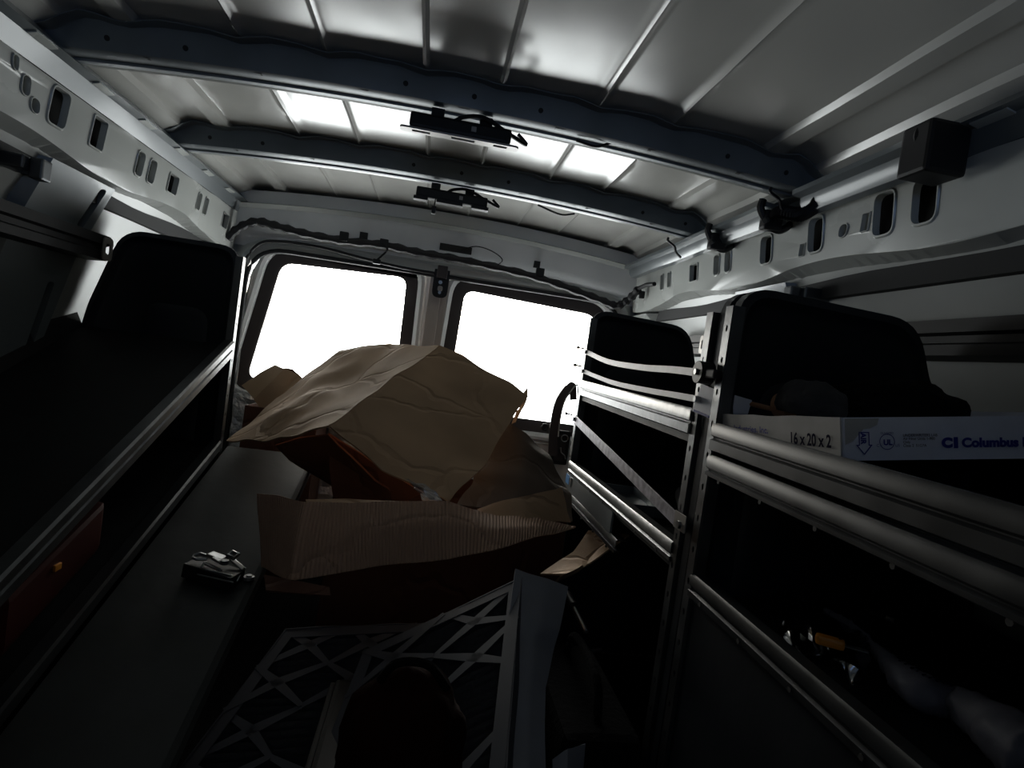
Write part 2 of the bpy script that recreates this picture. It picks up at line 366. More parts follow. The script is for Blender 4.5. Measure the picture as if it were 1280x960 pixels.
hR = [(2.125, .40, .026, .050, .008), (2.06, .40, .026, .050, .008), (1.858, .42, .055, .052, .006), (1.70, .40, .034, .056, .012), (1.632, .40, .034, .056, .012), (1.434, .40, .050, .066, .014),
      (1.237, .40, .050, .072, .016), (1.285, .62, .016, .026, .002), (1.147, .48, .024, .024, .012), (1.083, .45, .018, .032, .002), (1.036, .40, .050, .075, .016), (.942, .38, .052, .075, .018), (.70, .4, .05, .07, .015), (.5, .4, .05, .07, .015)]
rail(-1, hL, 'trim_4'); rail(1, hR, 'trim_5')

def side_wall(s, name):
    zs = [.30, .27, .265, .2, .16, .05, -.1, -.4, -.9]; n = 40; bm = BM(); loops = []
    for i in range(n+1):
        y = YF+(YB+.06-YF)*i/n
        loops.append([Vector((s*(wallx(z)+.006*noise.noise(Vector((y*3, z*5, s)))), y, z)) for z in zs])
    loft(bm, loops, closed=False)
    for f in bm.faces: pass
    solid(bm, .012)
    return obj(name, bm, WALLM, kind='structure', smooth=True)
wl = side_wall(-1, 'wall_left'); wr = side_wall(1, 'wall_right')
def pillar(s, y0, y1, wallo, depth=.035, slots=()):
    def F(u, v, d=0.0): return Vector((s*(wallx(v)-depth+d), u, v))
    ring = [(y0, .285), (y0, .12), (y0, -.1), (y0, -.4), (y0, -.84), (y1, -.84), (y1, -.4), (y1, -.1), (y1, .12), (y1, .285)]
    hl = [rquad([(a, zb-.0), (b, zb), (b, zt), (a, zt)], .011, 0, 4) for a, b, zb, zt in slots]
    bm = BM(); plate(bm, ring, hl, F)
    for h in hl: loft(bm, [[F(p[0], p[1]) for p in h], [F(p[0], p[1], .025) for p in h]])
    for ya, yb in ((y0, y0-.02), (y1, y1+.02)):
        loft(bm, [[F(ya, z) for z in (.285, .12, -.1, -.4, -.84)], [F(yb, z, depth+.004) for z in (.285, .12, -.1, -.4, -.84)]], closed=False)
    p = obj('pillar', bm, PILM, wallo, smooth=True)
    return p
for s, wo in ((-1, wl), (1, wr)):
    pillar(s, 1.38, 1.625, wo, .035, [(1.575, 1.602, .175, .275), (1.565, 1.59, -.13, .04)] if s < 0 else [(1.36, 1.385, .15, .27)])
    pillar(s, .42, .60, wo, .035, [(.55, .575, .15, .27)])
    # stamped stiffening swages and small bracket under the rail
    for za, zb in ((.235, .222), (-.02, -.035)):
        bm = BM()
        for ya, yb in ((1.60, 2.36), (.66, 1.28)):
            L = []
            for y in [ya+(yb-ya)*i/12 for i in range(13)]:
                L.append([Vector((s*(wallx(z)+.004-d), y, z)) for z, d in ((za+.008, 0), (za, .010), (zb, .010), (zb-.008, 0))])
            loft(bm, L, closed=False)
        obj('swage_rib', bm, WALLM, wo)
    bm = BM(); box(bm, (min(s*.80, s*.85), 1.27, .235), (max(s*.80, s*.875), 1.33, .262), .004); 
    box(bm, (min(s*.775, s*.80), 1.285, .222), (max(s*.775, s*.80), 1.315, .262), .004); obj('wall_bracket', bm, GALV, wo)
    bm = BM(); L = [[Vector((s*x, y, z)) for x, y, z in ((wallx(.26)-.0, 2.25, .27), (.80, 2.30, .265), (.79, 2.44, .26), (wallx(.2), 2.44, .2))], [Vector((s*x, y, z)) for x, y, z in ((wallx(.2), 2.27, .19), (wallx(.2)-.01, 2.3, .19), (.84, 2.44, .19), (wallx(.15), 2.44, .15))]]
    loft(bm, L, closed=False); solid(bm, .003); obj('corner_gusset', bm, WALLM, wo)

bm = BM(); box(bm, (-1.0, YF, -.88), (1.0, YB+.08, -.85)); fl = obj('floor', bm, FLOORM, kind='structure')
bm = BM()                                          # moulded ribs of the mat
for k in range(60):
    x = -.9+k*.0305; box(bm, (x, -.7, -.851), (x+.010, 2.4, -.8475))
p = obj('mat_rib', bm, FLOORM, fl); p['kind'] = 'stuff'
# unseen partition behind the camera; small pane added to let in bluish front light
bm = BM(); plate(bm, [(-1.0, -.88), (1.0, -.88), (1.0, .575), (-1.0, .575)], [[Vector(p) for p in rquad([(WX0, .02), (WX1, .02), (WX1, WZ1), (WX0, WZ1)], .03)]] if False else [rquad([(-.28, .12), (.28, .12), (.28, .28), (-.28, .28)], .02)], lambda u, v: Vector((u, YF, v))); solid(bm, .02)
wf = obj('wall_front', bm, BODY, kind='structure')
bm = BM(); box(bm, (-.30, YF-.012, .10), (.30, YF-.006, .30)); obj('front_light_pane', bm, TINT, wf)
portal(0, YF-.03, .20, .56, .16, math.radians(90))

# rear header and door surround
bm = BM(); prof = [(2.360, .062), (2.375, .020), (2.385, .002), (2.41, -.06), (2.425, -.085), (2.45, -.10), (2.46, -.16)]
L = []
for i in range(41):
    x = -.82+1.64*i/40; zc = .472-.075*x*x
    L.append([Vector((x, y, max(zc+dz, .305 if k > 4 else 0))) for k, (y, dz) in enumerate(prof)])
loft(bm, L, closed=False); solid(bm, .004); hd = obj('trim_6', bm, HEADM, kind='structure', smooth=True)
bm = BM()
loft(bm, [[Vector((x, 2.355, .486-.075*x*x)), Vector((x, 2.372, .472-.075*x*x)), Vector((x, 2.376, .478-.075*x*x)), Vector((x, 2.362, .49-.075*x*x))] for x in [-.78+1.56*i/40 for i in range(41)]])
obj('header_seam', bm, BODY, hd)
for x0, x1 in ((-.025, .10), (-.33, -.30), (.35, .375), (-.60, -.585)):
    bm = BM(); zc = .42-.075*x0*x0; box(bm, (x0, 2.398, zc-.022), (x1, 2.41, zc+.004)); obj('header_slot', bm, HOLE, hd)
DO = [(-.745, -.84), (.765, -.84), (.765, .312), (-.745, .312)]
wo_ = rquad(DO, [.03, .03, .15, .15], 0, 8)
bm = BM(); plate(bm, [(-1.02, -.88), (1.02, -.88), (1.02, .60), (-1.02, .60)], [wo_], lambda u, v: Vector((u, 2.47, v)))
loft(bm, [[Vector((p.x, 2.44, p.y)) for p in rquad(DO, [.03, .03, .15, .15], .03, 8)], [Vector((p.x, 2.445, p.y)) for p in rquad(DO, [.03, .03, .15, .15], .006, 8)], [Vector((p.x, 2.452, p.y)) for p in wo_], [Vector((p.x, 2.53, p.y)) for p in wo_]])
loft(bm, [[Vector((p.x, 2.44, p.y)) for p in rquad(DO, [.03, .03, .15, .15], .03, 8)], [Vector((p.x, 2.47, p.y)) for p in rquad(DO, [.03, .03, .15, .15], .07, 8)]])
wb = obj('wall_back', bm, BODY, kind='structure', smooth=True)
bm = BM(); tube(bm, [Vector((p.x, 2.455, p.y)) for p in rquad(DO, [.03, .03, .15, .15], -.008, 8)], .009, 8, closed=True)
obj('door_seal', bm, RUBBER, wb)

def rear_door(name, out, rout, win, rwin, wname):
    root = bpy.data.objects.new(name, None); C.objects.link(root); root['kind'] = 'structure'
    y = 2.495
    lp = lambda off, yy: [Vector((p.x, yy, p.y)) for p in rquad(win, rwin, off, 8)]
    bm = BM(); plate(bm, rquad(out, rout, 0, 8), [rquad(win, rwin, .080, 8)], lambda u, v: Vector((u, y, v)))
    loft(bm, [lp(.080, y), lp(.074, y-.016), lp(.062, y-.022), lp(.050, y-.014), lp(.046, y+.010), lp(.044, y+.03)])
    o2 = rquad(out, rout, 0, 8)
    loft(bm, [[Vector((p.x, y, p.y)) for p in o2], [Vector((p.x, y+.035, p.y)) for p in o2]])
    obj('door_panel', bm, DOORM, root, smooth=True)
    bm = BM(); loft(bm, [lp(.050, y+.008), lp(.006, y+.012), lp(0, y+.016), lp(0, y+.024)]); solid(bm, .002); obj('window_gasket', bm, GASK, root, smooth=True)
    bm = BM(); f = bm.faces.new([bm.verts.new(v) for v in lp(.02, y+.022)]); 
    r = bmesh.ops.extrude_face_region(bm, geom=[f]); [setattr(v, 'co', v.co+Vector((0, .004, 0))) for v in r['geom'] if isinstance(v, bmesh.types.BMVert)]
    obj('window_pane', bm, GLASS, root)
    return root
dl = rear_door('door_1', [(-.735, -.82), (-.012, -.82), (-.012, .300), (-.735, .300)], [.03, .03, .02, .14], [(-.706, -.205), (-.128, -.205), (-.139, .285), (-.628, .268)], [.05, .04, .045, .05], '')
dr = rear_door('door_2', [(.012, -.82), (.755, -.82), (.755, .300), (.012, .300)], [.03, .03, .14, .02], [(.083, -.225), (.72, -.225), (.66, .250), (.099, .272)], [.04, .04, .05, .045], '')
bm = BM(); box(bm, (-.045, 2.462, -.82), (.004, 2.4715, .302), .003); obj('center_post', bm, PILLAR, dl)
bm = BM(); box(bm, (-.010, 2.4725, -.82), (.030, 2.492, .302), .003); obj('center_post', bm, PILLAR, dr)
# lower inner panels, seams and pull hardware
bm = BM(); box(bm, (.05, 2.462, -.78), (.70, 2.474, -.31), .02); obj('inner_panel', bm, DOORM, dr)
bm = BM(); box(bm, (-.70, 2.462, -.78), (-.09, 2.474, -.30), .02); obj('inner_panel', bm, DOORM, dl)
bm = BM(); plate(bm, rquad([(.535, -.385), (.605, -.385), (.605, -.245), (.535, -.245)], .01), [rquad([(.548, -.37), (.592, -.37), (.592, -.262), (.548, -.262)], .006)], lambda u, v: Vector((u, 2.440, v))); solid(bm, .008)
hb = obj('latch_housing', bm, BLACK, dr)
bm = BM(); box(bm, (.54, 2.446, -.38), (.60, 2.464, -.25)); obj('latch_plate', bm, GASK, hb)
bm = BM(); tube(bm, [Vector((.582+.014*math.cos(t), 2.432, -.275+.014*math.sin(t))) for t in [k*math.pi/8 for k in range(16)]], .0025, 6, True); tube(bm, [(.57, 2.432, -.315), (.575, 2.43, -.335), (.59, 2.43, -.345), (.597, 2.43, -.36)], .0035, 6); obj('latch_link', bm, STEEL, hb)
bm = BM(); pts = smooth_pts([PY(691, 570, 2.42), PY(693, 535, 2.41), PY(699, 505, 2.40), PY(709, 488, 2.40), PY(716, 482, 2.41), PY(717, 500, 2.42)], 6)
L = []
for i, p in enumerate(pts):
    d = (pts[min(i+1, len(pts)-1)]-pts[max(i-1, 0)]).normalized(); sd = Vector((d.z, 0, -d.x)).normalized()
    hw = .018 if i < 20 else .014
    L.append([p-sd*hw, p+sd*hw, p+sd*hw+Vector((0, .012, 0)), p-sd*hw+Vector((0, .012, 0))])
loft(bm, L, cap=True); obj('pull_handle', bm, GASK, dr, smooth=True)
bm = BM(); tube(bm, [p+Vector((.018, -.002, .004)) for p in pts[4:]], .003, 6); obj('handle_trim', bm, BODY, dr)
bm = BM(); c = PY(681, 534, 2.44); tube(bm, [c+Vector((.012*math.cos(t), 0, .012*math.sin(t))) for t in [k*math.pi/8 for k in range(16)]], .004, 6, True); cyl(bm, c+Vector((0, .01, 0)), c+Vector((0, .02, 0)), .010); obj('grommet', bm, RUBBER, dr)
# door check hanging from the header
root = thing('door_striker', 'black rounded steel striker tab hanging between the two rear windows', 'striker')
bm = BM(); plate(bm, rquad([(-.032, .215), (.028, .215), (.028, .325), (-.032, .325)], [.026, .026, .004, .004], 0, 6), [rquad([(-.012, .24), (.008, .24), (.008, .262), (-.012, .262)], .009)], lambda u, v: Vector((u, 2.425, v))); solid(bm, .006); obj('striker_plate', bm, BLACK, root)
bm = BM(); cyl(bm, (-.002, 2.412, .235), (-.002, 2.432, .235), .006); obj('bolt', bm, STEEL, root)
bm = BM(); cyl(bm, (-.004, 2.415, .275), (-.004, 2.432, .275), .008, 6); obj('bolt', bm, STEEL, root)
bm = BM(); box(bm, (-.022, 2.408, .29), (.018, 2.43, .34), .004); obj('striker_mount', bm, GASK, root)
# foil insulation on the left door
bm = BM(); g = []
random.seed(3)
for i in range(7):
    row = []
    for j in range(9): row.append(Vector((-.72+.085*j+random.uniform(-.01, .01), 2.438+random.uniform(-.010, .010), -.245-.085*i+random.uniform(-.01, .01))))
    g.append(row)
sheet(bm, g, 3, .010, 22, .002); tag(obj('foil_insulation', bm, FOIL), 'crinkled silver foil insulation under the left rear window', 'insulation')
bm = BM()

# ---------------------------------------------------------------- shelving
def end_panel(root, s, y, front, top, thick=.010, face=-1):
    out = [(front, -.84), (.948, -.84), (.948, -.20), (.925, -.06), (.800, .06), (.762, top-.008), (front+.005, top+.005)] if s > 0 else [(front, -.84), (.955, -.84), (.955, -.3), (.935, -.12), (.915, .0), (.850, top+.006), (front+.005, top+.005)]
    if s > 0: ring = rquad(out, [.005, .005, .01, .02, .02, .06, .055], 0, 6)
    else: ring = rquad(out, [.005, .005, .01, .02, .02, .06, .055], 0, 6)
    ins = rquad(out, [.005, .005, .01, .02, .02, .06, .055], -.022, 6)
    ins2 = rquad(out, [.005, .005, .01, .02, .02, .06, .055], -.030, 6)
    V = lambda p, yy: Vector((s*p.x, yy, p.y))
    bm = BM(); R_ = loft(bm, [[V(p, y+face*.018) for p in ring], [V(p, y+face*.020) for p in rquad(out, [.005, .005, .01, .02, .02, .06, .055], -.012, 6)], [V(p, y+face*.006) for p in ins], [V(p, y+face*.002) for p in ins2]])
    bm.faces.new(R_[-1]); R2 = loft(bm, [[V(p, y+face*.018) for p in ring], [V(p, y-face*.004) for p in ring]]); bm.faces.new(R2[-1])
    o = obj('end_panel', bm, PANEL, root, smooth=True)
    for a, b in ((.58, .66),):
        em = [(front+.07, -.50), (front+.24, -.50), (front+.24, .03), (front+.07, .03)]
        bm = BM(); q1 = rquad(em, .05, 0, 6); q2 = rquad(em, .05, -.012, 6)
        RR = loft(bm, [[V(p, y+face*.0025) for p in q1], [V(p, y+face*.007) for p in q2]]); bm.faces.new(RR[-1]); obj('embossed_field', bm, PANEL, o, smooth=True)
    return o
def upright(root, s, x, y, z0, z1, w_=.022, dirn=1):
    def F(u, v, d=0): return Vector((s*x, y+u, v))
    holes = []; z = z0+.04
    while z < z1-.03: holes.append([Vector((w_/2+.0035*math.cos(t), z+.0055*math.sin(t))) for t in [k*math.pi/4 for k in range(8)]]); z += .05
    bm = BM(); plate(bm, [(0, z0), (w_, z0), (w_, z1), (0, z1)], holes, F)
    loft(bm, [[Vector((s*x, y, z0)), Vector((s*x, y, z1))], [Vector((s*(x+.018), y, z0)), Vector((s*(x+.018), y, z1))]], closed=False)
    solid(bm, .0018); return obj('upright', bm, GALV, root)
def lip(root, s, x, y0, y1, z0f, name='front_lip', m=None, h=.040, holes=True):
    """folded double channel; z0f(y) gives the height of its top edge"""
    prof = [(.022, -.002), (.0, 0), (-.003, -.004), (-.003, -.018), (.001, -.021), (.001, -.024), (-.003, -.027), (-.003, -h), (.004, -h-.003)]
    bm = BM(); L = []
    n = 24
    for i in range(n+1):
        y = y0+(y1-y0)*i/n; L.append([Vector((s*(x+dx), y, z0f(y)+dz)) for dx, dz in prof])
    loft(bm, L, closed=False); solid(bm, .0014); o = obj(name, bm, m or GALV, root, smooth=True)
    if holes:
        bm = BM(); y = y0+.06
        while y < y1-.03:
            c = Vector((s*(x-.0034), y, z0f(y)-.033)); cyl(bm, c+Vector((s*-.0006, 0, 0)), c+Vector((s*.002, 0, 0)), .0035, 8)
            y += .115
        q = obj('punched_hole', bm, HOLE, o); q['kind'] = 'stuff'
    return o
def deck(root, s, x0, x1, y0, y1, zf, th=.012, m=None):
    bm = BM(); L = []
    for y in (y0, y1): L.append([Vector((s*x0, y, zf(y))), Vector((s*x1, y, zf(y))), Vector((s*x1, y, zf(y)-th)), Vector((s*x0, y, zf(y)-th))])
    loft(bm, L, cap=True); return obj('deck', bm, m or DECK, root)

XR = .452
zt = lambda y: -.022-.03*max(0, (1.78-y))*.5
zm = lambda y: -.262
# rear unit, right side
u1 = thing('shelf_unit', 'black shelf unit with bright steel lips beside the right rear window', 'shelving', 'van shelf units')
end_panel(u1, 1, 1.79, XR-.002, .190); end_panel(u1, 1, .945, XR-.002, .165, face=-1)
upright(u1, 1, XR-.004, 1.752, -.84, .165); upright(u1, 1, XR-.004, .955, -.84, .13)
lip(u1, 1, XR-.006, .975, 1.755, zt); deck(u1, 1, XR, .925, .97, 1.76, lambda y: zt(y)-.045)
lip(u1, 1, XR-.006, .975, 1.755, zm, h=.034); deck(u1, 1, XR, .94, .97, 1.76, lambda y: zm(y)-.034)
lip(u1, 1, XR-.006, 1.25, 1.755, lambda y: -.345, h=.024, name='lower_lip')
bm = BM(); box(bm, (XR-.0116, 1.69, -.328), (XR-.0095, 1.755, -.303)); box(bm, (XR-.009, 1.30, -.345), (XR-.004, 1.755, -.298)); obj('sticker_panel', bm, PILM, u1)
bm = BM(); box(bm, (XR-.0125, 1.71, -.326), (XR-.0112, 1.75, -.30)); obj('blue_sticker', bm, BLUEST, u1, label='blue sticker')
# front unit, right side
u2 = thing('shelf_unit', 'dark shelf unit nearest on the right, carrying the printed white filter box', 'shelving', 'van shelf units')
end_panel(u2, 1, .905, XR-.002, .165); end_panel(u2, 1, -.05, XR-.002, .165, face=1)
upright(u2, 1, XR-.006, .885, -.84, .135)
zt2 = lambda y: -.048-.012*(.9-y)
bm = BM(); box(bm, (.905, -.02, -.125), (.911, .884, .005), .001); obj('back_strip', bm, DECK, u2)  # dark strip added to hide the lit wall under the filter box
lip(u2, 1, XR-.006, -.02, .89, zt2, m=DLIP); deck(u2, 1, XR, .93, -.02, .885, lambda y: zt2(y)-.052)
lip(u2, 1, XR-.006, -.02, .89, lambda y: zt2(y)-.050, h=.030, name='lower_lip', m=DLIP)
lip(u2, 1, XR-.006, -.02, .89, lambda y: -.285, h=.036, m=DLIP); deck(u2, 1, XR, .94, -.02, .885, lambda y: -.315)
bm = BM(); box(bm, (XR-.002, -.02, -.845), (XR+.004, .885, -.322), .001); obj('front_panel', bm, PANEL, u2)
# left unit with trays that have dropped at their near ends
XL = .545
zl1 = lambda y: -.050-.40*(1.74-y)
zl2 = lambda y: -.325-.33*(1.74-y)
u3 = thing('shelf_unit', 'black shelf unit on the left whose two steel-lipped trays slope down towards the front', 'shelving', 'van shelf units')
end_panel(u3, -1, 1.775, XL, .205)
upright(u3, -1, XL-.004, 1.755, -.84, .185)
lip(u3, -1, XL-.006, .35, 1.75, zl1, h=.042); deck(u3, -1, XL, .935, .35, 1.765, lambda y: zl1(y)-.02)
lip(u3, -1, XL-.006, .72, 1.75, zl2, h=.012, holes=False, m=DLIP); deck(u3, -1, XL, .945, .52, 1.765, lambda y: zl2(y)-.016)
bm = BM(); L = []
for y in (.35, 1.765): L.append([Vector((-.925, y, zl1(y)-.02)), Vector((-.95, y, zl1(y)+.03)), Vector((-.952, y, zl1(y)-.02)), Vector((-.93, y, zl1(y)-.03))])
loft(bm, L, cap=True); obj('back_strip', bm, DECK, u3)

# sloping panel in the aisle with hardware on it
zb = lambda y: -.350-.325*(1.78-y)
bm = BM(); L = []
for i in range(13):
    y = .62+(1.80-.62)*i/12
    L.append([Vector((-.532, y, zb(y)+.0)), Vector((-.300, y, zb(y)+.0)), Vector((-.287, y, zb(y)+.004)), Vector((-.284, y, zb(y)-.012)), Vector((-.532, y, zb(y)-.014))])
loft(bm, L, cap=True); sp = tag(obj('sloping_board', bm, BOARD), 'worn dark grey metal board sloping down along the aisle beside the left shelf tray', 'panel')

# ---------------------------------------------------------------- wall rails and overhead bundle
for s, lab in ((-1, 'black horizontal rail on the left wall ending beside the tall black shelf panel'), (1, 'black horizontal rail with white clips on the right wall behind the shelves')):
    root = thing('wall_rail', lab, 'rail'); ya, yb = (-.3, 1.66) if s < 0 else (-.3, 2.1)
    bm = BM(); L = []
    for y in (ya, yb): L.append([Vector((s*x, y, z)) for x, z in ((.872, .176), (.828, .172), (.828, .150), (.840, .146), (.840, .134), (.832, .130), (.832, .112), (.880, .108))])
    loft(bm, L, cap=True); obj('rail_channel', bm, BLACK, root)
    for y in ((1.64,) if s < 0 else (1.80, 1.03)):
        bm = BM(); q = rquad([(y-.022, .112), (y+.022, .112), (y+.022, .168), (y-.022, .168)], .012, 0, 5); h_ = rquad([(y-.010, .126), (y+.010, .126), (y+.010, .154), (y-.010, .154)], .008, 0, 5)
        plate(bm, q, [h_], lambda u, v: Vector((s*.825, u, v))); solid(bm, .003); obj('clip', bm, LENS, root, label='white clip')
# tube bundle along the right rail
root = thing('conduit_bundle', 'long ribbed grey conduit strapped along the top of the right side rail', 'conduit')
bm = BM(); L = []
for i in range(25):
    y = 1.32+(2.36-1.32)*i/24; L.append([Vector((x+.002*math.sin(y*14), y, z)) for x, z in ((.705, .446), (.705, .436), (.725, .432), (.728, .416), (.738, .404), (.756, .402), (.766, .412), (.768, .440))])
loft(bm, L, cap=True); obj('conduit_channel', bm, PILM, root, smooth=True)
bm = BM(); L = []
for i in range(25):
    y = .87+(1.22-.87)*i/24; L.append([Vector((x, y, z)) for x, z in ((.705, .446), (.705, .436), (.725, .432), (.728, .416), (.738, .402), (.756, .400), (.766, .412), (.768, .440))])
loft(bm, L, cap=True); obj('conduit_channel', bm, PILM, root, smooth=True)
for y in (1.33, 1.60, .87):
    bm = BM(); tube(bm, smooth_pts([(.70, y, .452), (.698, y, .43), (.722, y, .40), (.75, y, .390), (.775, y, .41), (.772, y+.02, .44)], 5), .009, 8); box(bm, (.705, y-.014, .385), (.75, y+.014, .43), .006); obj('clamp', bm, BLACK, root)
for y in (1.33, 1.60):
    bm = BM(); cyl(bm, (.712, y-.012, .405), (.700, y-.022, .398), .006, 8); obj('clamp_screw', bm, STEEL, root)
bm = BM(); rr = []; pts = smooth_pts([(.735, 1.33, .415), (.725, 1.29, .418), (.74, 1.24, .405), (.745, 1.20, .412), (.74, 1.17, .42)], 14)
tube(bm, pts, [.013+.0035*(i % 2) for i in range(len(pts))], 10); obj('corrugated_hose', bm, BLACK, root)
bm = BM(); box(bm, (.69, .84, .375), (.76, .90, .455), .006); obj('end_bracket', bm, BLACK, root)
# black cable loom over the rear doors
bm = BM(); pts = smooth_pts([PY(284, 298, 2.36), PY(300, 284, 2.36), PY(322, 277, 2.36), PY(350, 284, 2.36), PY(385, 293, 2.37), PY(430, 301, 2.38), PY(478, 306, 2.38), PY(520, 315, 2.38), PY(560, 322, 2.38), PY(610, 332, 2.38), PY(665, 345, 2.38), PY(710, 360, 2.38), PY(748, 374, 2.37), PY(770, 382, 2.36), PY(785, 375, 2.33), PY(798, 362, 2.28)], 7)
tube(bm, pts, [.015+.003*math.sin(i*1.7) for i in range(len(pts))], 8)
root = thing('wiring_loom', 'taped black wiring loom running across above both rear door windows', 'cable')
obj('loom_cable', bm, RUBBER, root, smooth=True)
for px, py in ((430, 296), (480, 305), (675, 341)):
    bm = BM(); c = PY(px, py, 2.37); box(bm, c-Vector((.016, .01, .016)), c+Vector((.016, .01, .018)), .003); obj('loom_clip', bm, BLACK, root)
bm = BM(); tube(bm, smooth_pts([PY(478, 304, 2.36), PY(484, 312, 2.36), PY(477, 320, 2.36), PY(470, 326, 2.36)], 5), .004, 6); c = PY(471, 327, 2.36); box(bm, c-Vector((.014, .008, .009)), c+Vector((.014, .008, .009)), .002); obj('loose_connector', bm, BLACK, root)
bm = BM(); tube(bm, smooth_pts([PY(576, 313, 2.37), PY(595, 308, 2.37), PY(615, 314, 2.37), PY(628, 325, 2.37), PY(618, 334, 2.37)], 5), .0022, 6); obj('thin_wire', bm, BLACK, root)
bm = BM(); tube(bm, [PY(795, 362, 2.3), PY(808, 356, 2.2), PY(818, 355, 2.12)], .008, 8); c = PY(803, 364, 2.28); box(bm, c-Vector((.009, .01, .028)), c+Vector((.009, .01, .0)), .003); obj('cable_plug', bm, BLACK, root)
bm = BM(); tube(bm, smooth_pts([PY(300, 335, 2.43), PY(322, 306, 2.43), PY(350, 302, 2.43), PY(400, 309, 2.43), PY(450, 322, 2.43), PY(500, 334, 2.43), PY(545, 342, 2.43)], 6), .006, 8)
tag(obj('cable', bm, RUBBER), 'thin black cable sagging just above the left rear window frame', 'cable')
for (a, b), lab in ((((963, 240), (985, 268)), 'short black wire dangling from the nearer roof bow above the conduit'), (((835, 301), (851, 322)), 'short black wire dangling from the farther roof bow above the conduit')):
    y = 1.26 if a[0] > 900 else 1.78
    bm = BM(); p0 = PY(*a, y); p1 = PY(*b, y+.01); tube(bm, smooth_pts([p0+Vector((0, 0, .01)), p0, p0.lerp(p1, .3)+Vector((.008, 0, 0)), p0.lerp(p1, .7)+Vector((-.003, 0, 0)), p1], 5), .0035, 6)
    tag(obj('dangling_wire', bm, BLACK), lab, 'wire')
for (a, b, c_), y, lab in ((((720, 178), (745, 183), (765, 180)), 1.27, 'slack black wire under the nearer roof bow right of the lamp'), (((672, 258), (700, 268), (718, 269)), 1.79, 'slack black wire under the farther roof bow right of the lamp')):
    bm = BM(); tube(bm, smooth_pts([PY(*a, y)+Vector((0, 0, .004)), PY(*b, y), PY(*c_, y)+Vector((0, 0, .004))], 6), .003, 6); tag(obj('slack_wire', bm, BLACK), lab, 'wire')

# ceiling lamps hung under the bows
def lamp(y, z, lab, flange, pend):
    root = thing('ceiling_lamp', lab, 'lamp', 'lamps under the roof bows')
    bm = BM(); box(bm, (-.105, y-.022, z-.0), (.100, y+.006, z+.030), .006); obj('lamp_body', bm, BLACK, root)
    if flange:
        bm = BM(); holes = [rquad([(a, y-.022), (b, y-.022), (b, y-.010), (a, y-.010)], .003, 0, 3) for a, b in ((-.098, -.062), (-.020, .028), (.066, .094))]
        plate(bm, rquad([(-.122, y-.028), (.117, y-.028), (.117, y-.002), (-.122, y-.002)], .010), holes, lambda u, v: Vector((u, v, z-.003))); solid(bm, .004); obj('flange_plate', bm, LENS, root)
    else:
        for x0, x1 in ((-.11, -.07), (-.045, .03), (.055, .105)):
            bm = BM(); box(bm, (x0, y-.025, z-.008), (x1, y+.000, z+.002), .002); obj('lamp_foot', bm, BLACK, root)
    for x in (-.052, .046):
        bm = BM(); box(bm, (x-.013, y-.012, z+.02), (x+.013, y+.006, z+.048), .002); box(bm, (x-.018, y-.018, z+.024), (x+.018, y+.012, z+.030), .002); obj('hanger', bm, BLACK, root)
    bm = BM(); box(bm, (.018, y-.024, z+.010), (.028, y-.021, z+.020)); obj('label_tab', bm, LENS, root)
    bm = BM(); tube(bm, smooth_pts([(-.02, y-.012, z+.025), (.0, y-.02, z+.036), (.04, y-.026, z+.040), (.09, y-.01, z+.026), (.135, y+.01, z+.016), (.115, y+.01, z+.034)], 6), .0042, 6); obj('lamp_cable', bm, BLACK, root)
    if pend:
        bm = BM(); tube(bm, [(-.048, y-.02, z+.01), (-.049, y-.02, z-.022)], .0018, 6); box(bm, (-.055, y-.026, z-.042), (-.043, y-.014, z-.020), .002); obj('hanging_plug', bm, BLACK, root)
lamp(1.265, .438, 'black hanging lamp with slotted pale flange under the nearer roof bow', True, False)
lamp(1.79, .432, 'black hanging lamp with a dangling plug under the farther roof bow', False, True)

# ---------------------------------------------------------------- cardboard
def gpt(rows): return [[PY(*p) for p in row] for row in rows]
def sheet_part(name, rows, m, parent=None, sub=6, amp=.006, nsc=7, th=.004, seed=0, label=None):
    bm = BM(); sheet(bm, gpt(rows), sub, amp, nsc, th, seed); return obj(name, bm, m, parent, label=label, smooth=True)
c1 = thing('cardboard_box', 'large crumpled brown box tipped like a tent in front of the rear windows', 'box')
sheet_part('left_panel', [[(345, 500, 2.06), (425, 441, 2.10), (487, 431, 2.02), (551, 434, 1.80)],
                          [(318, 525, 1.93), (392, 487, 1.88), (452, 478, 1.78), (512, 461, 1.70)],
                          [(300, 542, 1.82), (358, 513, 1.72), (420, 507, 1.63), (462, 497, 1.56)],
                          [(284, 555, 1.74), (334, 551, 1.60), (372, 545, 1.50), (409, 535, 1.42)]], CARD, c1, 10, .009, 9, seed=1)
sheet_part('right_panel', [[(551, 434, 1.80), (607, 464, 1.76), (661, 494, 1.72)],
                           [(512, 461, 1.70), (573, 500, 1.66), (640, 529, 1.63)],
                           [(462, 497, 1.56), (525, 542, 1.50), (603, 582, 1.48)],
                           [(409, 535, 1.42), (478, 592, 1.36), (560, 631, 1.32)]], CARD, c1, 10, .009, 9, seed=1)
sheet_part('torn_corner', [[(655, 492, 1.735), (660, 486, 1.735)], [(648, 512, 1.70), (658, 500, 1.71)], [(640, 530, 1.66), (645, 527, 1.66)]], CARD, c1, 4, .004, 30, .003, seed=5)
sheet_part('inner_flap', [[(345, 556, 1.62), (372, 548, 1.55), (412, 541, 1.44)], [(362, 575, 1.66), (420, 582, 1.58), (470, 600, 1.46)], [(390, 592, 1.72), (440, 622, 1.66), (520, 632, 1.50)]], CARDI, c1, 6, .004, 8, seed=3)
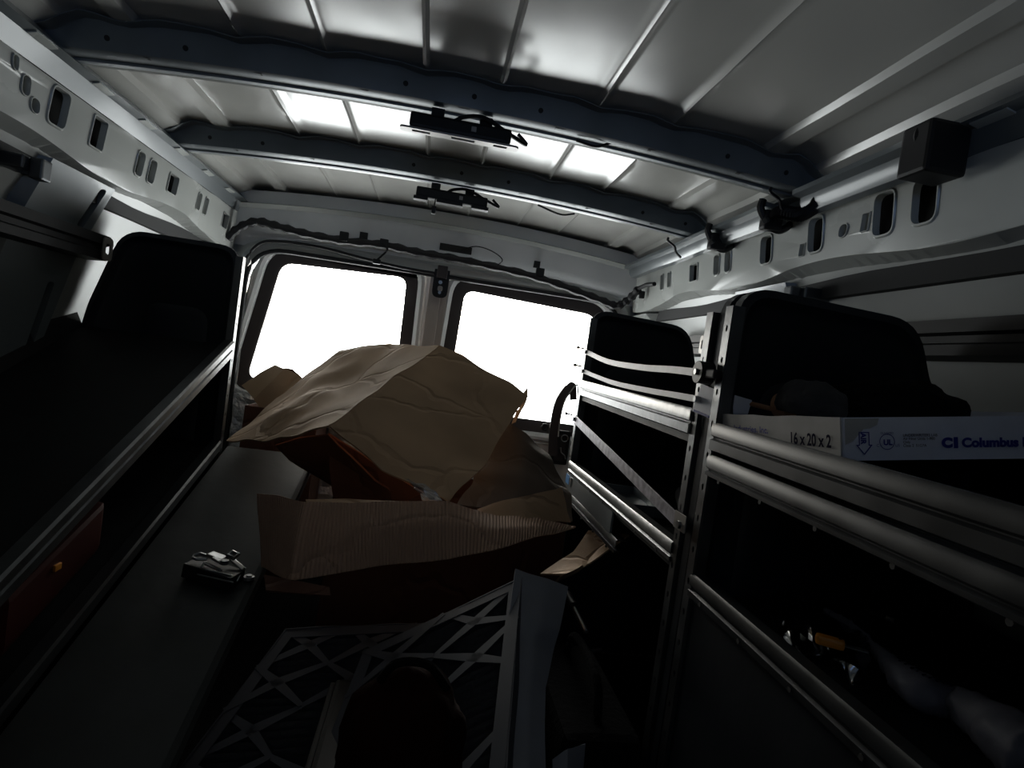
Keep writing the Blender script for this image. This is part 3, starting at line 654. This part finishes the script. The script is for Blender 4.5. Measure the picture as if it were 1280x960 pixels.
sheet_part('inner_flap', [[(412, 541, 1.50), (470, 580, 1.46), (530, 615, 1.44)], [(412, 580, 1.54), (455, 605, 1.52), (500, 630, 1.48)], [(418, 622, 1.56), (452, 628, 1.54), (500, 636, 1.50)]], CARDI, c1, 6, .004, 8, seed=4)
bm = BM(); gg = gpt([[(505, 598, 1.345), (535, 608, 1.335)], [(520, 612, 1.335), (556, 626, 1.315)], [(533, 632, 1.32), (560, 632, 1.31)]])
for r_ in gg:
    for p in r_: p -= Vector((0, .006, 0))
sheet(bm, gg, 6, .006, 40, .0006); obj('packing_tape', bm, FILM, c1)

c2 = thing('cardboard_box', 'big brown carton under the tented box, with ribbed torn front flap', 'box')
# carton body standing on the floor
X0, X1, Y0, Y1, ZT = -.20, .42, 1.58, 2.00, -.40
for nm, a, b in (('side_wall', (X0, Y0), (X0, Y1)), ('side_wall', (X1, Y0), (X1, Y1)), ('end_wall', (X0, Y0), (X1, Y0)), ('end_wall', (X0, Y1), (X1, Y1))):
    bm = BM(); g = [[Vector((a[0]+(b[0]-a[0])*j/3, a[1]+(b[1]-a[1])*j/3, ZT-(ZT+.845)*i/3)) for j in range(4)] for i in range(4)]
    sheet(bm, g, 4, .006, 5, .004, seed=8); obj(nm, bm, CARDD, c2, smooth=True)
bm = BM(); box(bm, (X0, Y0, -.849), (X1, Y1, -.843)); obj('base', bm, CARDD, c2)
sheet_part('front_flap', [[(325, 616, 1.36), (352, 620, 1.30), (382, 629, 1.25), (440, 632, 1.26), (500, 630, 1.28), (560, 628, 1.30), (622, 648, 1.34), (672, 648, 1.40), (719, 660, 1.44)],
                          [(326, 655, 1.34), (350, 668, 1.27), (374, 672, 1.21), (440, 664, 1.22), (500, 662, 1.23), (560, 660, 1.24), (620, 664, 1.27), (670, 661, 1.33), (716, 661, 1.42)],
                          [(328, 709, 1.32), (345, 718, 1.24), (363, 725, 1.17), (438, 716, 1.18), (500, 707, 1.19), (560, 700, 1.20), (618, 688, 1.23), (668, 674, 1.30), (712, 662, 1.41)]], CARD2, c2, 6, .005, 9, seed=6)
sheet_part('folded_strip', [[(382, 627, 1.30), (430, 625, 1.31), (490, 628, 1.32), (545, 633, 1.33)], [(388, 640, 1.26), (430, 642, 1.265), (480, 637, 1.275), (540, 640, 1.30)]], CARD, c2, 5, .003, 9, seed=16)
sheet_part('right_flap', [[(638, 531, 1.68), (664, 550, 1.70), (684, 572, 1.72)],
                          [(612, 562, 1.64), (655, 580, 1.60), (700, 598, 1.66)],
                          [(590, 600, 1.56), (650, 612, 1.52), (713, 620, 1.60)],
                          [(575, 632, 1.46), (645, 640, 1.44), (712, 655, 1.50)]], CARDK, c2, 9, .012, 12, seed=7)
sheet_part('crushed_flap', [[(596, 640, 1.42), (650, 622, 1.42), (700, 610, 1.50)], [(600, 650, 1.38), (655, 640, 1.38), (706, 640, 1.46)], [(610, 656, 1.36), (660, 652, 1.36), (712, 656, 1.45)]], CARD, c2, 5, .008, 12, seed=9)
c3 = thing('cardboard_box', 'small brown box corner poking up at the bottom left of the left window', 'box')
sheet_part('top_panel', [[(303, 482, 2.30), (325, 468, 2.30), (344, 458, 2.30)], [(318, 500, 2.22), (340, 478, 2.20), (357, 461, 2.22)]], CARD, c3, 5, .004, 9, seed=11)
sheet_part('side_panel', [[(318, 500, 2.22), (340, 478, 2.20), (357, 461, 2.22)], [(330, 518, 2.20), (358, 497, 2.16), (377, 473, 2.20)], [(345, 545, 2.20), (370, 530, 2.16), (390, 500, 2.20)]], CARD, c3, 5, .004, 9, seed=12)
sheet_part('end_panel', [[(357, 460, 2.225), (366, 462, 2.22), (377, 471, 2.20)], [(360, 480, 2.25), (372, 482, 2.25), (390, 495, 2.24)], [(365, 520, 2.26), (380, 525, 2.26), (400, 530, 2.26)]], CARDD, c3, 4, .003, 9, seed=13)
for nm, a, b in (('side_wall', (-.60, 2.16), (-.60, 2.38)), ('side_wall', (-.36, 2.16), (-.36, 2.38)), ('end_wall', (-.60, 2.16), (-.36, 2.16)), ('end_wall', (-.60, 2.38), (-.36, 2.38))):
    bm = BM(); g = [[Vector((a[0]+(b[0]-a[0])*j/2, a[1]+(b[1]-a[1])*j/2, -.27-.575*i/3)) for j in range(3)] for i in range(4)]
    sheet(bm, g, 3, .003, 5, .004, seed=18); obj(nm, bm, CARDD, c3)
bm = BM(); sheet(bm, gpt([[(676, 721, 1.36), (716, 690, 1.44), (736, 664, 1.52)], [(700, 722, 1.30), (735, 703, 1.40), (762, 668, 1.50)], [(694, 728, 1.34), (740, 704, 1.38), (786, 672, 1.45)]]), 7, .004, 8, .004, 14)
tag(obj('cardboard_flap', bm, CARD, smooth=True), 'loose curled cardboard strip resting against the right shelf, pale in the light', 'cardboard')
bm = BM(); sheet(bm, gpt([[(330, 722, 1.10), (372, 730, 1.06), (410, 738, 1.06)], [(332, 742, 1.06), (372, 745, 1.04), (412, 748, 1.04)]]), 5, .003, 8, .004, 15)
tag(obj('cardboard_scrap', bm, CARDD, smooth=True), 'dark scrap of cardboard in shadow under the left end of the ribbed flap', 'cardboard')

# ---------------------------------------------------------------- air filters in the aisle
def flt(O, U, V, nu, nv, label, depth=.045, seed=0, top=None):
    """O corner, U and V edge vectors in the face plane, thickness away from the face"""
    root = thing('air_filter', label, 'filter', 'used pleated air filters in the aisle'); O = Vector(O); U = Vector(U); V = Vector(V); N = U.cross(V).normalized()
    if N.z < 0: N = -N
    lu, lv = U.length, V.length; u, v = U.normalized(), V.normalized()
    bm = BM(); NP = 44; L = []
    for i in range(NP+1):
        t = i/NP; z = (-.004 if i % 2 else -depth*.55); L.append([O+u*(lu*t)+v*(lv*j/8)+N*(z+.004*noise.noise(Vector((t*5, j*.7, seed)))) for j in range(9)])
    loft(bm, L, closed=False); solid(bm, .0015); obj('pleated_media', bm, MEDIA, root)
    b = .026
    for a0, a1, bb0, bb1 in ((0, lu, 0, b), (0, lu, lv-b, lv), (0, b, b, lv-b), (lu-b, lu, b, lv-b)):
        bm = BM(); P4 = [O+u*a+v*c+N*.001 for a, c in ((a0, bb0), (a1, bb0), (a1, bb1), (a0, bb1))]; Q4 = [p+N*.0022 for p in P4]
        loft(bm, [P4, Q4], cap=True); obj('frame_face', bm, FILT, root)
    for p, q in ((O, O+U), (O+V, O+U+V), (O, O+V), (O+U, O+U+V)):
        bm = BM(); g = [[p.lerp(q, k/4)+N*(.003-depth*j) for k in range(5)] for j in range(2)]; sheet(bm, g, 3, .003, 9, .0025, seed); obj('frame_side', bm, FILT, root)
    for i in range(nu):
        for j in range(nv):                             # die cut X lattice
            cu, cv = lu*(i+.5)/nu, lv*(j+.5)/nv; hu, hv = lu/nu/2, lv/nv/2
            bm = BM(); jt = u*random.uniform(-.012, .012)+v*random.uniform(-.012, .012)
            if random.random() < .12: bm.free(); continue
            for su, sv in ((1, 1), (1, -1), (-1, 1), (-1, -1)):
                a = O+u*cu+v*cv+jt; e = O+u*(cu+su*hu)+v*(cv+sv*hv); d = (e-a).normalized(); n2 = N.cross(d); wob = N*(.003*noise.noise(a*20)+.001)
                P4 = [a-n2*.010, a+n2*.010, e+n2*.005, e-n2*.005]
                loft(bm, [[p+wob for p in P4], [p+wob+N*.0016 for p in P4]], cap=True)
            obj('lattice_cross', bm, FILT, root)
    return root
# near filter: corner near (640,715), running down to the lower edge of the picture
A = PY(652, 724, 1.22); B = PY(630, 985, .80); D = PY(455, 815, 1.20)
flt(A, B-A, (D-A), 4, 2, 'grey pleated air filter lying on top of the others, below the cardboard', seed=1)
A2 = PY(600, 745, 1.36)+Vector((0, 0, -.06)); B2 = PY(520, 960, .98)+Vector((0, 0, -.06)); D2 = PY(360, 760, 1.36)+Vector((0, 0, -.05))
flt(A2, B2-A2, D2-A2, 4, 3, 'dim pleated air filter partly under the top one, in shadow beneath the ribbed flap', seed=2)
# wide folded pale board standing at the right of the filter
bm = BM(); sheet(bm, gpt([[(644, 712, 1.24), (660, 718, 1.235), (684, 725, 1.24), (709, 735, 1.25)], [(636, 770, 1.13), (646, 775, 1.125), (676, 783, 1.12), (699, 789, 1.13)], [(634, 790, 1.10), (643, 793, 1.09), (668, 800, 1.09), (692, 812, 1.10)], [(630, 850, 1.0), (640, 860, .985), (660, 862, .98), (681, 860, 1.0)], [(614, 985, .83), (640, 985, .82), (660, 985, .82), (682, 985, .83)]]), 5, .003, 7, .003, 21)
tag(obj('carton_side', bm, GREYC, smooth=True), 'pale grey folded carton side standing along the right edge of the filters', 'cardboard')
bm = BM(); sheet(bm, gpt([[(690, 952, .90), (708, 938, .90), (729, 930, .92)], [(690, 985, .86), (706, 985, .86), (724, 985, .88)]]), 5, .003, 7, .003, 22)
tag(obj('paper_scrap', bm, GREYC, smooth=True), 'small pale pointed scrap at the bottom edge right of the carton side', 'paper')
# dark red bag in front of the filters
bm = BM(); bmesh.ops.create_icosphere(bm, subdivisions=4, radius=1); c = PY(505, 905, .82)
for v in bm.verts:
    n_ = v.co.copy(); r = 1+.12*noise.noise(n_*2.2)+.05*noise.noise(n_*6); v.co = c+Vector((n_.x*.085*r, n_.y*.07*r, n_.z*.11*r-.03))
root = thing('red_bag', 'very dark red slumped bag at the bottom centre in front of the filters', 'bag'); obj('bag_body', bm, mat('dark_red_cloth', (.018, .003, .002), .85, 0, .3, 12, .3, 40, spec=.1), root, smooth='all')
bm = BM(); tube(bm, smooth_pts([c+Vector((-.04, -.02, .07)), c+Vector((-.02, -.03, .10)), c+Vector((.02, -.03, .10)), c+Vector((.05, -.02, .065))], 5), .006, 8); obj('bag_handle', bm, CLOTH, root)
# support crate (in the shade under the filters)
bm = BM(); lo = Vector((-.10, .72, -.85)); hi = Vector((.24, 1.20, -.66))
root = thing('storage_crate', 'black crate in deep shadow under the air filters', 'crate')
box(bm, lo, hi, .01); obj('crate_body', bm, BLACK, root)
bm = BM(); box(bm, (lo.x-.01, lo.y-.01, hi.z-.03), (hi.x+.01, hi.y+.01, hi.z-.015), .004); obj('crate_rim', bm, BLACK, root)

# tools glinting in the dark aisle on the right
def shaft_tool(name, label, cat, a, b, r, m, hr=None, hm=None, hl=.4):
    root = thing(name, label, cat); a = Vector(a); b = Vector(b); mid = a.lerp(b, hl)
    bm = BM(); tube(bm, [mid, b.lerp(mid, .05), b], [r, r, r*.7], 10); obj('shaft', bm, m, root, smooth=True)
    bm = BM(); h = hr or r*2; tube(bm, [a, a.lerp(mid, .1), a.lerp(mid, .5), a.lerp(mid, .9), mid], [h*.6, h, h*.85, h, h*.6], 12); obj('handle', bm, hm or BLACK, root, smooth=True)
    return root
FZ = -.70
shaft_tool('screwdriver', 'bright steel screwdriver shaft catching light in the dark aisle right of the filters', 'tool', PY(708, 742, 1.55), PY(733, 790, 1.38), .007, STEEL, .013)
shaft_tool('steel_rod', 'thin steel rod glinting lower in the dark aisle below the screwdriver', 'tool', PY(722, 816, 1.32), PY(752, 812, 1.36), .004, STEEL, .007, hl=.3)
root = thing('tool_bag', 'black open tool bag on the floor in the dark aisle by the right shelves', 'bag')
bm = BM(); box(bm, (.30, .95, -.85), (.44, 1.30, -.60), .02); obj('bag_body', bm, CLOTH, root)
bm = BM(); tube(bm, smooth_pts([(.37, 1.0, -.60), (.37, 1.04, -.54), (.37, 1.2, -.54), (.37, 1.25, -.60)], 6), .008, 8); obj('bag_handle', bm, CLOTH, root)

# ---------------------------------------------------------------- metal hardware on the sloping panel
yh = 1.30; hx = -.385
slope = math.atan(.30); MH = Matrix.Translation((0, 0, 0))
def hwp(px, py, dz=0.0):                     # point over the sloping panel
    r = ray(px, py); t = 1.0
    for _ in range(40): t = (zb(r.y*t)+dz)/r.z
    return r*t
lockt = thing('steel_latch', 'small black and chrome latch mechanism lying on the sloping board', 'hardware')
def bar(name, p, q, w_, h_, m, par=lockt, bev=.002, dz=0):
    bm = BM(); boxc(bm, p, q, w_, h_, bev=bev); return obj(name, bm, m, par)
a = hwp(238, 708, .014); b = hwp(296, 726, .014)
bar('housing', a, b, .050, .028, BLACK)
bar('chrome_edge', hwp(246, 718, .030), hwp(292, 728, .030), .003, .003, STEEL)
bar('chrome_edge', hwp(256, 712, .034), hwp(290, 720, .034), .004, .004, STEEL)
bar('lever', hwp(256, 704, .036), hwp(276, 713, .036), .009, .004, STEEL)
bar('jaw_plate', hwp(262, 692, .040), hwp(281, 699, .040), .022, .006, STEEL)
bar('jaw_plate', hwp(266, 697, .046), hwp(276, 703, .046), .010, .005, STEEL)
bm = BM(); tube(bm, [hwp(x, y, .038) for x, y in ((243, 694), (250, 692), (260, 695), (258, 699), (246, 699), (241, 697))], .0032, 6, True); obj('shackle', bm, STEEL, lockt)
bm = BM(); p = hwp(280, 705, .040); cyl(bm, p, p+Vector((0, 0, .008)), .009, 6); obj('hex_nut', bm, STEEL, lockt)
bar('arm', hwp(287, 697, .030), hwp(305, 712, .022), .012, .004, STEEL)
bm = BM(); tube(bm, [hwp(x, y, .040) for x, y in ((285, 694), (291, 690), (298, 693), (292, 698))], .0045, 6, True); obj('collar', bm, STEEL, lockt)
bm = BM(); p = hwp(311, 724, .002); cyl(bm, p, p+Vector((0, 0, .006)), .011, 14); cyl(bm, p+Vector((0, 0, .006)), p+Vector((0, 0, .009)), .006, 10); obj('round_foot', bm, STEEL, lockt)
bar('side_arm', hwp(296, 727, .02), hwp(302, 715, .02), .003, .003, STEEL)
bar('claw', hwp(251, 710, .034), hwp(256, 703, .038), .005, .004, STEEL)

# red case in the shade of the lower left tray
root = thing('red_case', 'dark red plastic case deep in shadow on the lower left tray', 'case')
zz = lambda y: zl2(y)-.014
bm = BM(); vs_ = box(bm, (-.80, 1.02, 0), (-.60, 1.30, .10), .012)
for v in vs_: v.co.z += zz(v.co.y)
obj('case_body', bm, RED, root)
bm = BM(); tube(bm, smooth_pts([(-.66, 1.08, zz(1.08)+.10), (-.65, 1.10, zz(1.1)+.125), (-.65, 1.20, zz(1.2)+.125), (-.66, 1.22, zz(1.22)+.10)], 5), .008, 8); obj('case_handle', bm, RED, root)
bm = BM(); box(bm, (-.602, 1.14, zz(1.15)+.06), (-.596, 1.16, zz(1.15)+.072), .002); obj('case_highlight', bm, ORANGE, root)  # orange speck painted for the highlight on the case

# ---------------------------------------------------------------- straps on the right rear unit
def strap(name, label, pts, w_, m, th=.0022):
    root = thing(name, label, 'strap'); bm = BM(); P_ = smooth_pts(pts, 8); L = []
    for i, p in enumerate(P_):
        d = (P_[min(i+1, len(P_)-1)]-P_[max(0, i-1)]).normalized(); u = Vector((1, 0, 0)).cross(d).normalized(); 
        if u.z < 0: u = -u
        L.append([p+u*w_/2, p-u*w_/2, p-u*w_/2+Vector((th, 0, 0)), p+u*w_/2+Vector((th, 0, 0))])
    loft(bm, L, cap=True); obj('band', bm, m, root, smooth=True)
    for e in (P_[0], P_[-1]):
        bm = BM(); cyl(bm, e+Vector((-.006, 0, 0)), e+Vector((.004, 0, 0)), .005, 8); obj('rivet', bm, STEEL, root)
    return root
BAND = mat('strap_band', (.20, .20, .21), .5, .3, .3, 30)
xs_ = XR-.012
s1 = strap('strap', 'upper curved silver band across the front of the rear right shelf unit', [PX(733, 440, xs_), PX(760, 452, xs_), PX(800, 459, xs_), PX(840, 462, xs_), PX(874, 466, xs_)], .013, BAND)
s2 = strap('strap', 'second curved silver band just below the upper one on the rear right unit', [PX(729, 464, xs_), PX(765, 478, xs_), PX(810, 488, xs_), PX(845, 494, xs_), PX(872, 499, xs_)], .011, BAND)
bm = BM(); c = PX(880, 466, xs_-.006); cyl(bm, c+Vector((-.012, 0, 0)), c+Vector((.012, 0, 0)), .018, 16); box(bm, c+Vector((-.008, -.05, -.008)), c+Vector((.006, .0, .006)), .003); obj('buckle', bm, BLACK, s1)
bm = BM(); cyl(bm, c+Vector((-.016, 0, 0)), c+Vector((.014, 0, 0)), .005, 8); obj('buckle_pin', bm, STEEL, s1)
root = thing('diagonal_brace', 'scuffed silver flat bar running diagonally down across the rear right unit', 'brace')
a = PX(719, 524, xs_); b = PX(852, 656, xs_); bm = BM(); boxc(bm, a, b, .003, .024, up=(0, 0, 1), bev=.0008); obj('flat_bar', bm, mat('scuffed_bar', (.45, .43, .50), .45, .3, .5, 60), root)
for e in (a, b):
    bm = BM(); cyl(bm, e+Vector((-.008, 0, 0)), e+Vector((.006, 0, 0)), .007, 6); obj('bolt', bm, STEEL, root)
bm = BM(); c = PX(850, 652, xs_-.003); box(bm, c-Vector((.001, .022, .014)), c+Vector((.001, .022, .014)), .0005); obj('white_tag', bm, LENS, root, label='white paper tag')
for k, (px, py) in enumerate(((731, 436), (727, 458), (716, 519))):
    bm = BM(); c = PX(px, py, xs_); cyl(bm, c+Vector((0, 0, 0)), c+Vector((-.018, .02, .002)), .0025, 6); cyl(bm, c+Vector((-.014, .016, .0015)), c+Vector((-.018, .02, .002)), .005, 6)
    tag(obj('bolt', bm, STEEL), ['steel bolt sticking out above the upper silver band', 'steel bolt sticking out above the second silver band', 'steel bolt sticking out at the top of the diagonal brace'][k], 'bolt')
# things on the rear unit's lower deck
zd = -.296
def lying(name, label, cat, a, b, r, m, m2=None):
    root = thing(name, label, cat); a = Vector(a); b = Vector(b)
    bm = BM(); tube(bm, [a, a.lerp(b, .04), a.lerp(b, .5), a.lerp(b, .96), b], [r*.8, r, r, r, r*.8], 16); obj('body', bm, m, root, smooth=True)
    bm = BM(); tube(bm, [b, b+(b-a).normalized()*.02], [r*.5, r*.45], 12); obj('cap', bm, m2 or m, root, smooth=True)
lying('sealant_tube', 'dark tube with yellow cap on the lower deck behind the diagonal brace', 'tube', (.68, 1.46, zd+.026), (.61, 1.27, zd+.026), .025, BLACK, YELLOW)
lying('spray_can', 'dark can lying on the rear right unit lower deck near the divider', 'can', (.70, 1.22, zd+.031), (.58, 1.04, zd+.031), .030, GASK, STEEL)
root = thing('parts_tray', 'dim grey parts tray on the lower deck beneath the diagonal brace', 'tray')
bm = BM(); box(bm, (.475, 1.28, zd+.001), (.56, 1.50, zd+.006), .002)
for lo, hi in (((.47, 1.28, zd), (.474, 1.50, zd+.025)), ((.556, 1.28, zd), (.56, 1.50, zd+.025)), ((.47, 1.28, zd), (.56, 1.284, zd+.025)), ((.47, 1.496, zd), (.56, 1.50, zd+.025))): box(bm, lo, hi)
obj('tray_body', bm, PILM, root)

# ---------------------------------------------------------------- printed filter box on the near right shelf
fb = thing('filter_box', 'open shallow white printed filter box resting on the near right shelf', 'box')
K = PX(1052, 522, .455); K.x = .455
Ud = (PY(1280, 520, .600)-K); Ud.normalize(); Lu = .425
Vd = (PX(890, 517, .455)-K); Lv = .37; Vd.normalize()
Nd = Ud.cross(Vd).normalized(); Hh = .0475
def bp_(u, v, h): return K+Ud*u+Vd*v+Nd*h
def wallp(name, u0, v0, u1, v1, m, ragged=0, parent=fb, h1=0.0):
    bm = BM(); n = 24; g = []
    for i in range(n+1):
        t = i/n; tp = ragged*(noise.noise(Vector((t*7, ragged*90, 0)))-.1)
        g.append([bp_(u0+(u1-u0)*t, v0+(v1-v0)*t, -Hh), bp_(u0+(u1-u0)*t, v0+(v1-v0)*t, h1+tp)])
    loft(bm, g, closed=False); solid(bm, .0022); return obj(name, bm, m, parent)
wallp('long_side', 0, 0, Lu, 0, WHITEC); wallp('short_side', 0, Lv, 0, 0, WORN, .002)
wallp('long_side', 0, Lv, Lu, Lv, WHITEC, .003); wallp('short_side', Lu, 0, Lu, Lv, WHITEC)
bm = BM(); g = [[bp_(0, 0, -Hh+.001), bp_(Lu, 0, -Hh+.001)], [bp_(0, Lv, -Hh+.001), bp_(Lu, Lv, -Hh+.001)]]; sheet(bm, g, 3, .001, 4, .002); obj('bottom', bm, WHITEC, fb)
f0 = -.0030
def face1(u, h): return K+Ud*u+Nd*h+Vd*f0                # long printed side, seen to the right
def face2(v, h): return K+Vd*v+Nd*h+Ud*f0                # short side, running away
text_part('print', '16 x 20 x 2', .0200, face2(.093, -.034), -Vd, Nd, INKD, fb, sx=.86, bold=.0006)
text_part('print', 'CI Columbus Industries, Inc.', .0120, face2(.320, -.024), -Vd, Nd, INK, fb, sx=1.30, bold=.0003)
text_part('print', 'C', .0140, face1(.1115, -.0335), Ud, Nd, INK, fb, sx=1.20, bold=.0010); text_part('print', 'I', .0140, face1(.1255, -.0335), Ud, Nd, INK, fb, sx=1.20, bold=.0014)
text_part('print', 'Columbus Industries, Inc.', .0138, face1(.1345, -.0335), Ud, Nd, INK, fb, sx=1.15, bold=.0007)
text_part('print', 'AIR', .0085, face1(.0190, -.017), -Nd, Ud, INK, fb, sx=.95, bold=.0003)
text_part('print', 'UL', .0085, face1(.0445, -.0305), Ud, Nd, INK, fb, bold=.0003)
text_part('print', 'CLASSIFIED', .0030, face1(.0415, -.0185), Ud, Nd, INK, fb)
text_part('print', 'C', .0045, face1(.0365, -.0325), Ud, Nd, INK, fb); text_part('print', 'US', .0045, face1(.0580, -.0325), Ud, Nd, INK, fb)
text_part('print', 'UNDERWRITERS LAB\nAir Filter Units 1-900\nOnly\nClass 2  51G7A', .0042, face1(.067, -.0215), Ud, Nd, INKD, fb)
def flat_poly(name, pts, m, fn=face1):
    bm = BM(); vv = [bm.verts.new(fn(u, h)-Vd*.0004) for u, h in pts]; bm.faces.new(vv); obj(name, bm, m, fb)
for pts in ([(.0165, -.0160), (.0285, -.0160), (.0285, -.0170), (.0165, -.0170)], [(.0165, -.016), (.0176, -.016), (.0176, -.0305), (.0165, -.0305)], [(.0275, -.016), (.0286, -.016), (.0286, -.0305), (.0275, -.0305)],
            [(.0135, -.0300), (.0176, -.0300), (.0176, -.0311), (.0135, -.0311)], [(.0275, -.0300), (.0316, -.0300), (.0316, -.0311), (.0275, -.0311)], [(.0132, -.0303), (.0148, -.0303), (.0232, -.0405), (.0222, -.0408)], [(.0319, -.0303), (.0303, -.0303), (.0220, -.0402), (.0228, -.0412)]):
    flat_poly('arrow_mark', pts, INK)
bm = BM(); q1 = [face1(.0487+.0088*math.cos(t), -.0270+.0088*math.sin(t))-Vd*.0004 for t in [k*math.pi/16 for k in range(32)]]; q2 = [face1(.0487+.0080*math.cos(t), -.0270+.0080*math.sin(t))-Vd*.0004 for t in [k*math.pi/16 for k in range(32)]]
loft(bm, [q1, q2]); obj('round_mark', bm, INK, fb)
flat_poly('stain', [(.001, -.001), (.040, -.001), (.038, -.008), (.030, -.012), (.022, -.013), (.010, -.026), (.001, -.030)], WORN, lambda u, h: face1(u, h))
# folded flap standing at its far end
bm = BM(); sheet(bm, [[PX(878, 480, .448), PX(897, 487, .450), PX(940, 500, .50)], [PX(871, 502, .446), PX(890, 515, .449), PX(935, 516, .50)], [PX(866, 514, .445), PX(890, 522, .448), PX(930, 520, .50)]], 5, .001, 9, .002, 31); fo = obj('flap', bm, WHITEC, fb)
bm = BM(); boxc(bm, PX(867, 513, .4425), PX(886, 521, .4455), .001, .004); obj('blue_band', bm, INK, fb)
# contents
def mound(name, label, cat, c, sx, sy, sz, m, seed=0, handle=None):
    root = thing(name, label, cat); bm = BM(); bmesh.ops.create_icosphere(bm, subdivisions=4, radius=1)
    for v in bm.verts:
        n_ = v.co.copy(); r = 1+.16*noise.noise(n_*1.8+Vector((seed, 0, 0)))+.07*noise.noise(n_*5+Vector((seed, 3, 0)))+.03*abs(noise.noise(n_*13)); z = max(n_.z, -.45)
        v.co = Vector(c)+Vector((n_.x*sx*r, n_.y*sy*r, z*sz*r))
    obj('body', bm, m, root, smooth='all'); return root
mound('black_pouch', 'black slumped fabric pouch lying in the white filter box', 'pouch', PY(1118, 512, .80), .095, .085, .045, CLOTH, 3)
mound('grey_rag', 'dark grey rag bundle in the filter box next to the brown roll', 'rag', PY(1012, 505, .80), .040, .055, .034, mat('grey_cloth', (.045, .045, .05), .9, 0, .3, 14, .4, 60), 5)
root = thing('tape_roll', 'brown roll of tape standing in the far corner of the filter box', 'tape')
c = PY(981, 507, .84); bm = BM(); ax = Vector((.35, -1, .1)).normalized(); a_ = ax.cross(Vector((0, 0, 1))).normalized(); b_ = a_.cross(ax)
L = []
for k in range(28):
    t = 2*math.pi*k/28; d = a_*math.cos(t)+b_*math.sin(t); L.append([c+d*.018-ax*.011, c+d*.018+ax*.011, c+d*.008+ax*.011, c+d*.008-ax*.011])
L.append(L[0]); loft(bm, L); bmesh.ops.remove_doubles(bm, verts=bm.verts[:], dist=1e-6); obj('tape_winding', bm, TAPE, root)
bm = BM(); L = []
for k in range(29):
    t = 2*math.pi*k/28; d = a_*math.cos(t)+b_*math.sin(t); L.append([c+d*.0085-ax*.0115, c+d*.0085+ax*.0115, c+d*.0070+ax*.0115, c+d*.0070-ax*.0115])
loft(bm, L); obj('core', bm, CARD, root)
shaft_tool('pry_bar', 'thin rusty brown tool lying along the far end of the filter box', 'tool', PX(905, 498, .47)+Vector((.02, 0, 0)), PY(968, 512, .85), .004, TAPE, .006, TAPE)

# ---------------------------------------------------------------- things on the near unit's lower deck
ZD = -.315
bm = BM(); g = []
random.seed(11)
for i in range(9):
    g.append([PZ(972+14*i, 768+6*i+ (j-2)*14+2*j*i*.25, ZD+.003+max(0, .024*math.sin((i+1)/10*3.14)*math.sin(j/4*3.14)+random.uniform(-.006, .006))) for j in range(5)])
sheet(bm, g, 4, .010, 40, .0006, 41); tag(obj('plastic_bag', bm, FILM, smooth=True), 'crumpled clear plastic bag lying on the near right lower shelf', 'bag')
root = thing('utility_knife', 'orange handled utility knife inside the clear bag on the near right lower shelf', 'knife')
a = PZ(1019, 797, ZD+.034); b = PZ(1056, 807, ZD+.034); bm = BM(); boxc(bm, a, b, .014, .012, bev=.004); obj('handle', bm, ORANGE, root)
bm = BM(); d = (b-a).normalized(); boxc(bm, b, b+d*.025, .008, .0015); obj('blade', bm, STEEL, root)
bm = BM(); cyl(bm, a.lerp(b, .82)+Vector((0, 0, .003)), a.lerp(b, .82)+Vector((0, 0, .0065)), .002, 8); obj('handle_hole', bm, BLACK, root)
root = thing('rolled_bag', 'twisted grey plastic wrapped bundle trailing towards the lower right corner', 'bundle')
ctr = [(1040, 768), (1060, 780), (1085, 800), (1105, 822), (1130, 848), (1160, 868), (1195, 880), (1230, 900), (1262, 925), (1300, 955)]
rad = [.004, .006, .006, .009, .017, .019, .017, .023, .027, .028]
pts = smooth_pts([PZ(x, y, ZD+.004+r_*1.0) for (x, y), r_ in zip(ctr, rad)], 8); rr = [rad[min(i//8, 9)]*(1-(i % 8)/8)+rad[min(i//8+1, 9)]*((i % 8)/8) for i in range(len(pts))]
bm = BM(); tube(bm, pts, rr, 22)
for v in bm.verts: v.co += .0045*Vector(noise.noise_vector(v.co*45))+.003*Vector(noise.noise_vector(v.co*110))
obj('wrap', bm, PAPER, root, smooth='all')
bm = BM()
for k in range(11):                              # printed tick marks along the wrap
    p = pts[30+k*2]; cyl(bm, p+Vector((-.002, 0, rr[30+k*2]*.98)), p+Vector((.012, .004, rr[30+k*2]*.90)), .0011, 5)
obj('printed_tick', bm, INKD, root)['kind'] = 'stuff'
bm = BM(); cyl(bm, pts[0], pts[0]+(pts[0]-pts[3]).normalized()*.015, .0055, 8); obj('tied_end', bm, PAPER, root)
shaft_tool('marker_pen', 'dark pen with a pale tip lying behind the grey bundle', 'pen', PZ(1085, 764, ZD+.006), PZ(1118, 776, ZD+.006), .004, LENS, .006, BLACK, .7)

# ---------------------------------------------------------------- origins: every top-level thing gets its own base point, everything rises to the floor level
for o in list(C.objects):
    if o.parent or o.type in ('CAMERA', 'LIGHT'): continue
    tree = []; st = [o]
    while st:
        q = st.pop(); tree.append(q); st += [c for c in q.children]
    P_ = [v.co for q in tree if q.type == 'MESH' for v in q.data.vertices]
    if not P_: continue
    lo = Vector((min(p.x for p in P_), min(p.y for p in P_), min(p.z for p in P_))); hi = Vector((max(p.x for p in P_), max(p.y for p in P_), 0))
    base = Vector(((lo.x+hi.x)/2, (lo.y+hi.y)/2, lo.z))
    for q in tree:
        if q.type == 'MESH': q.data.transform(Matrix.Translation(-base))
    o.location = base+Vector((0, 0, ZO))
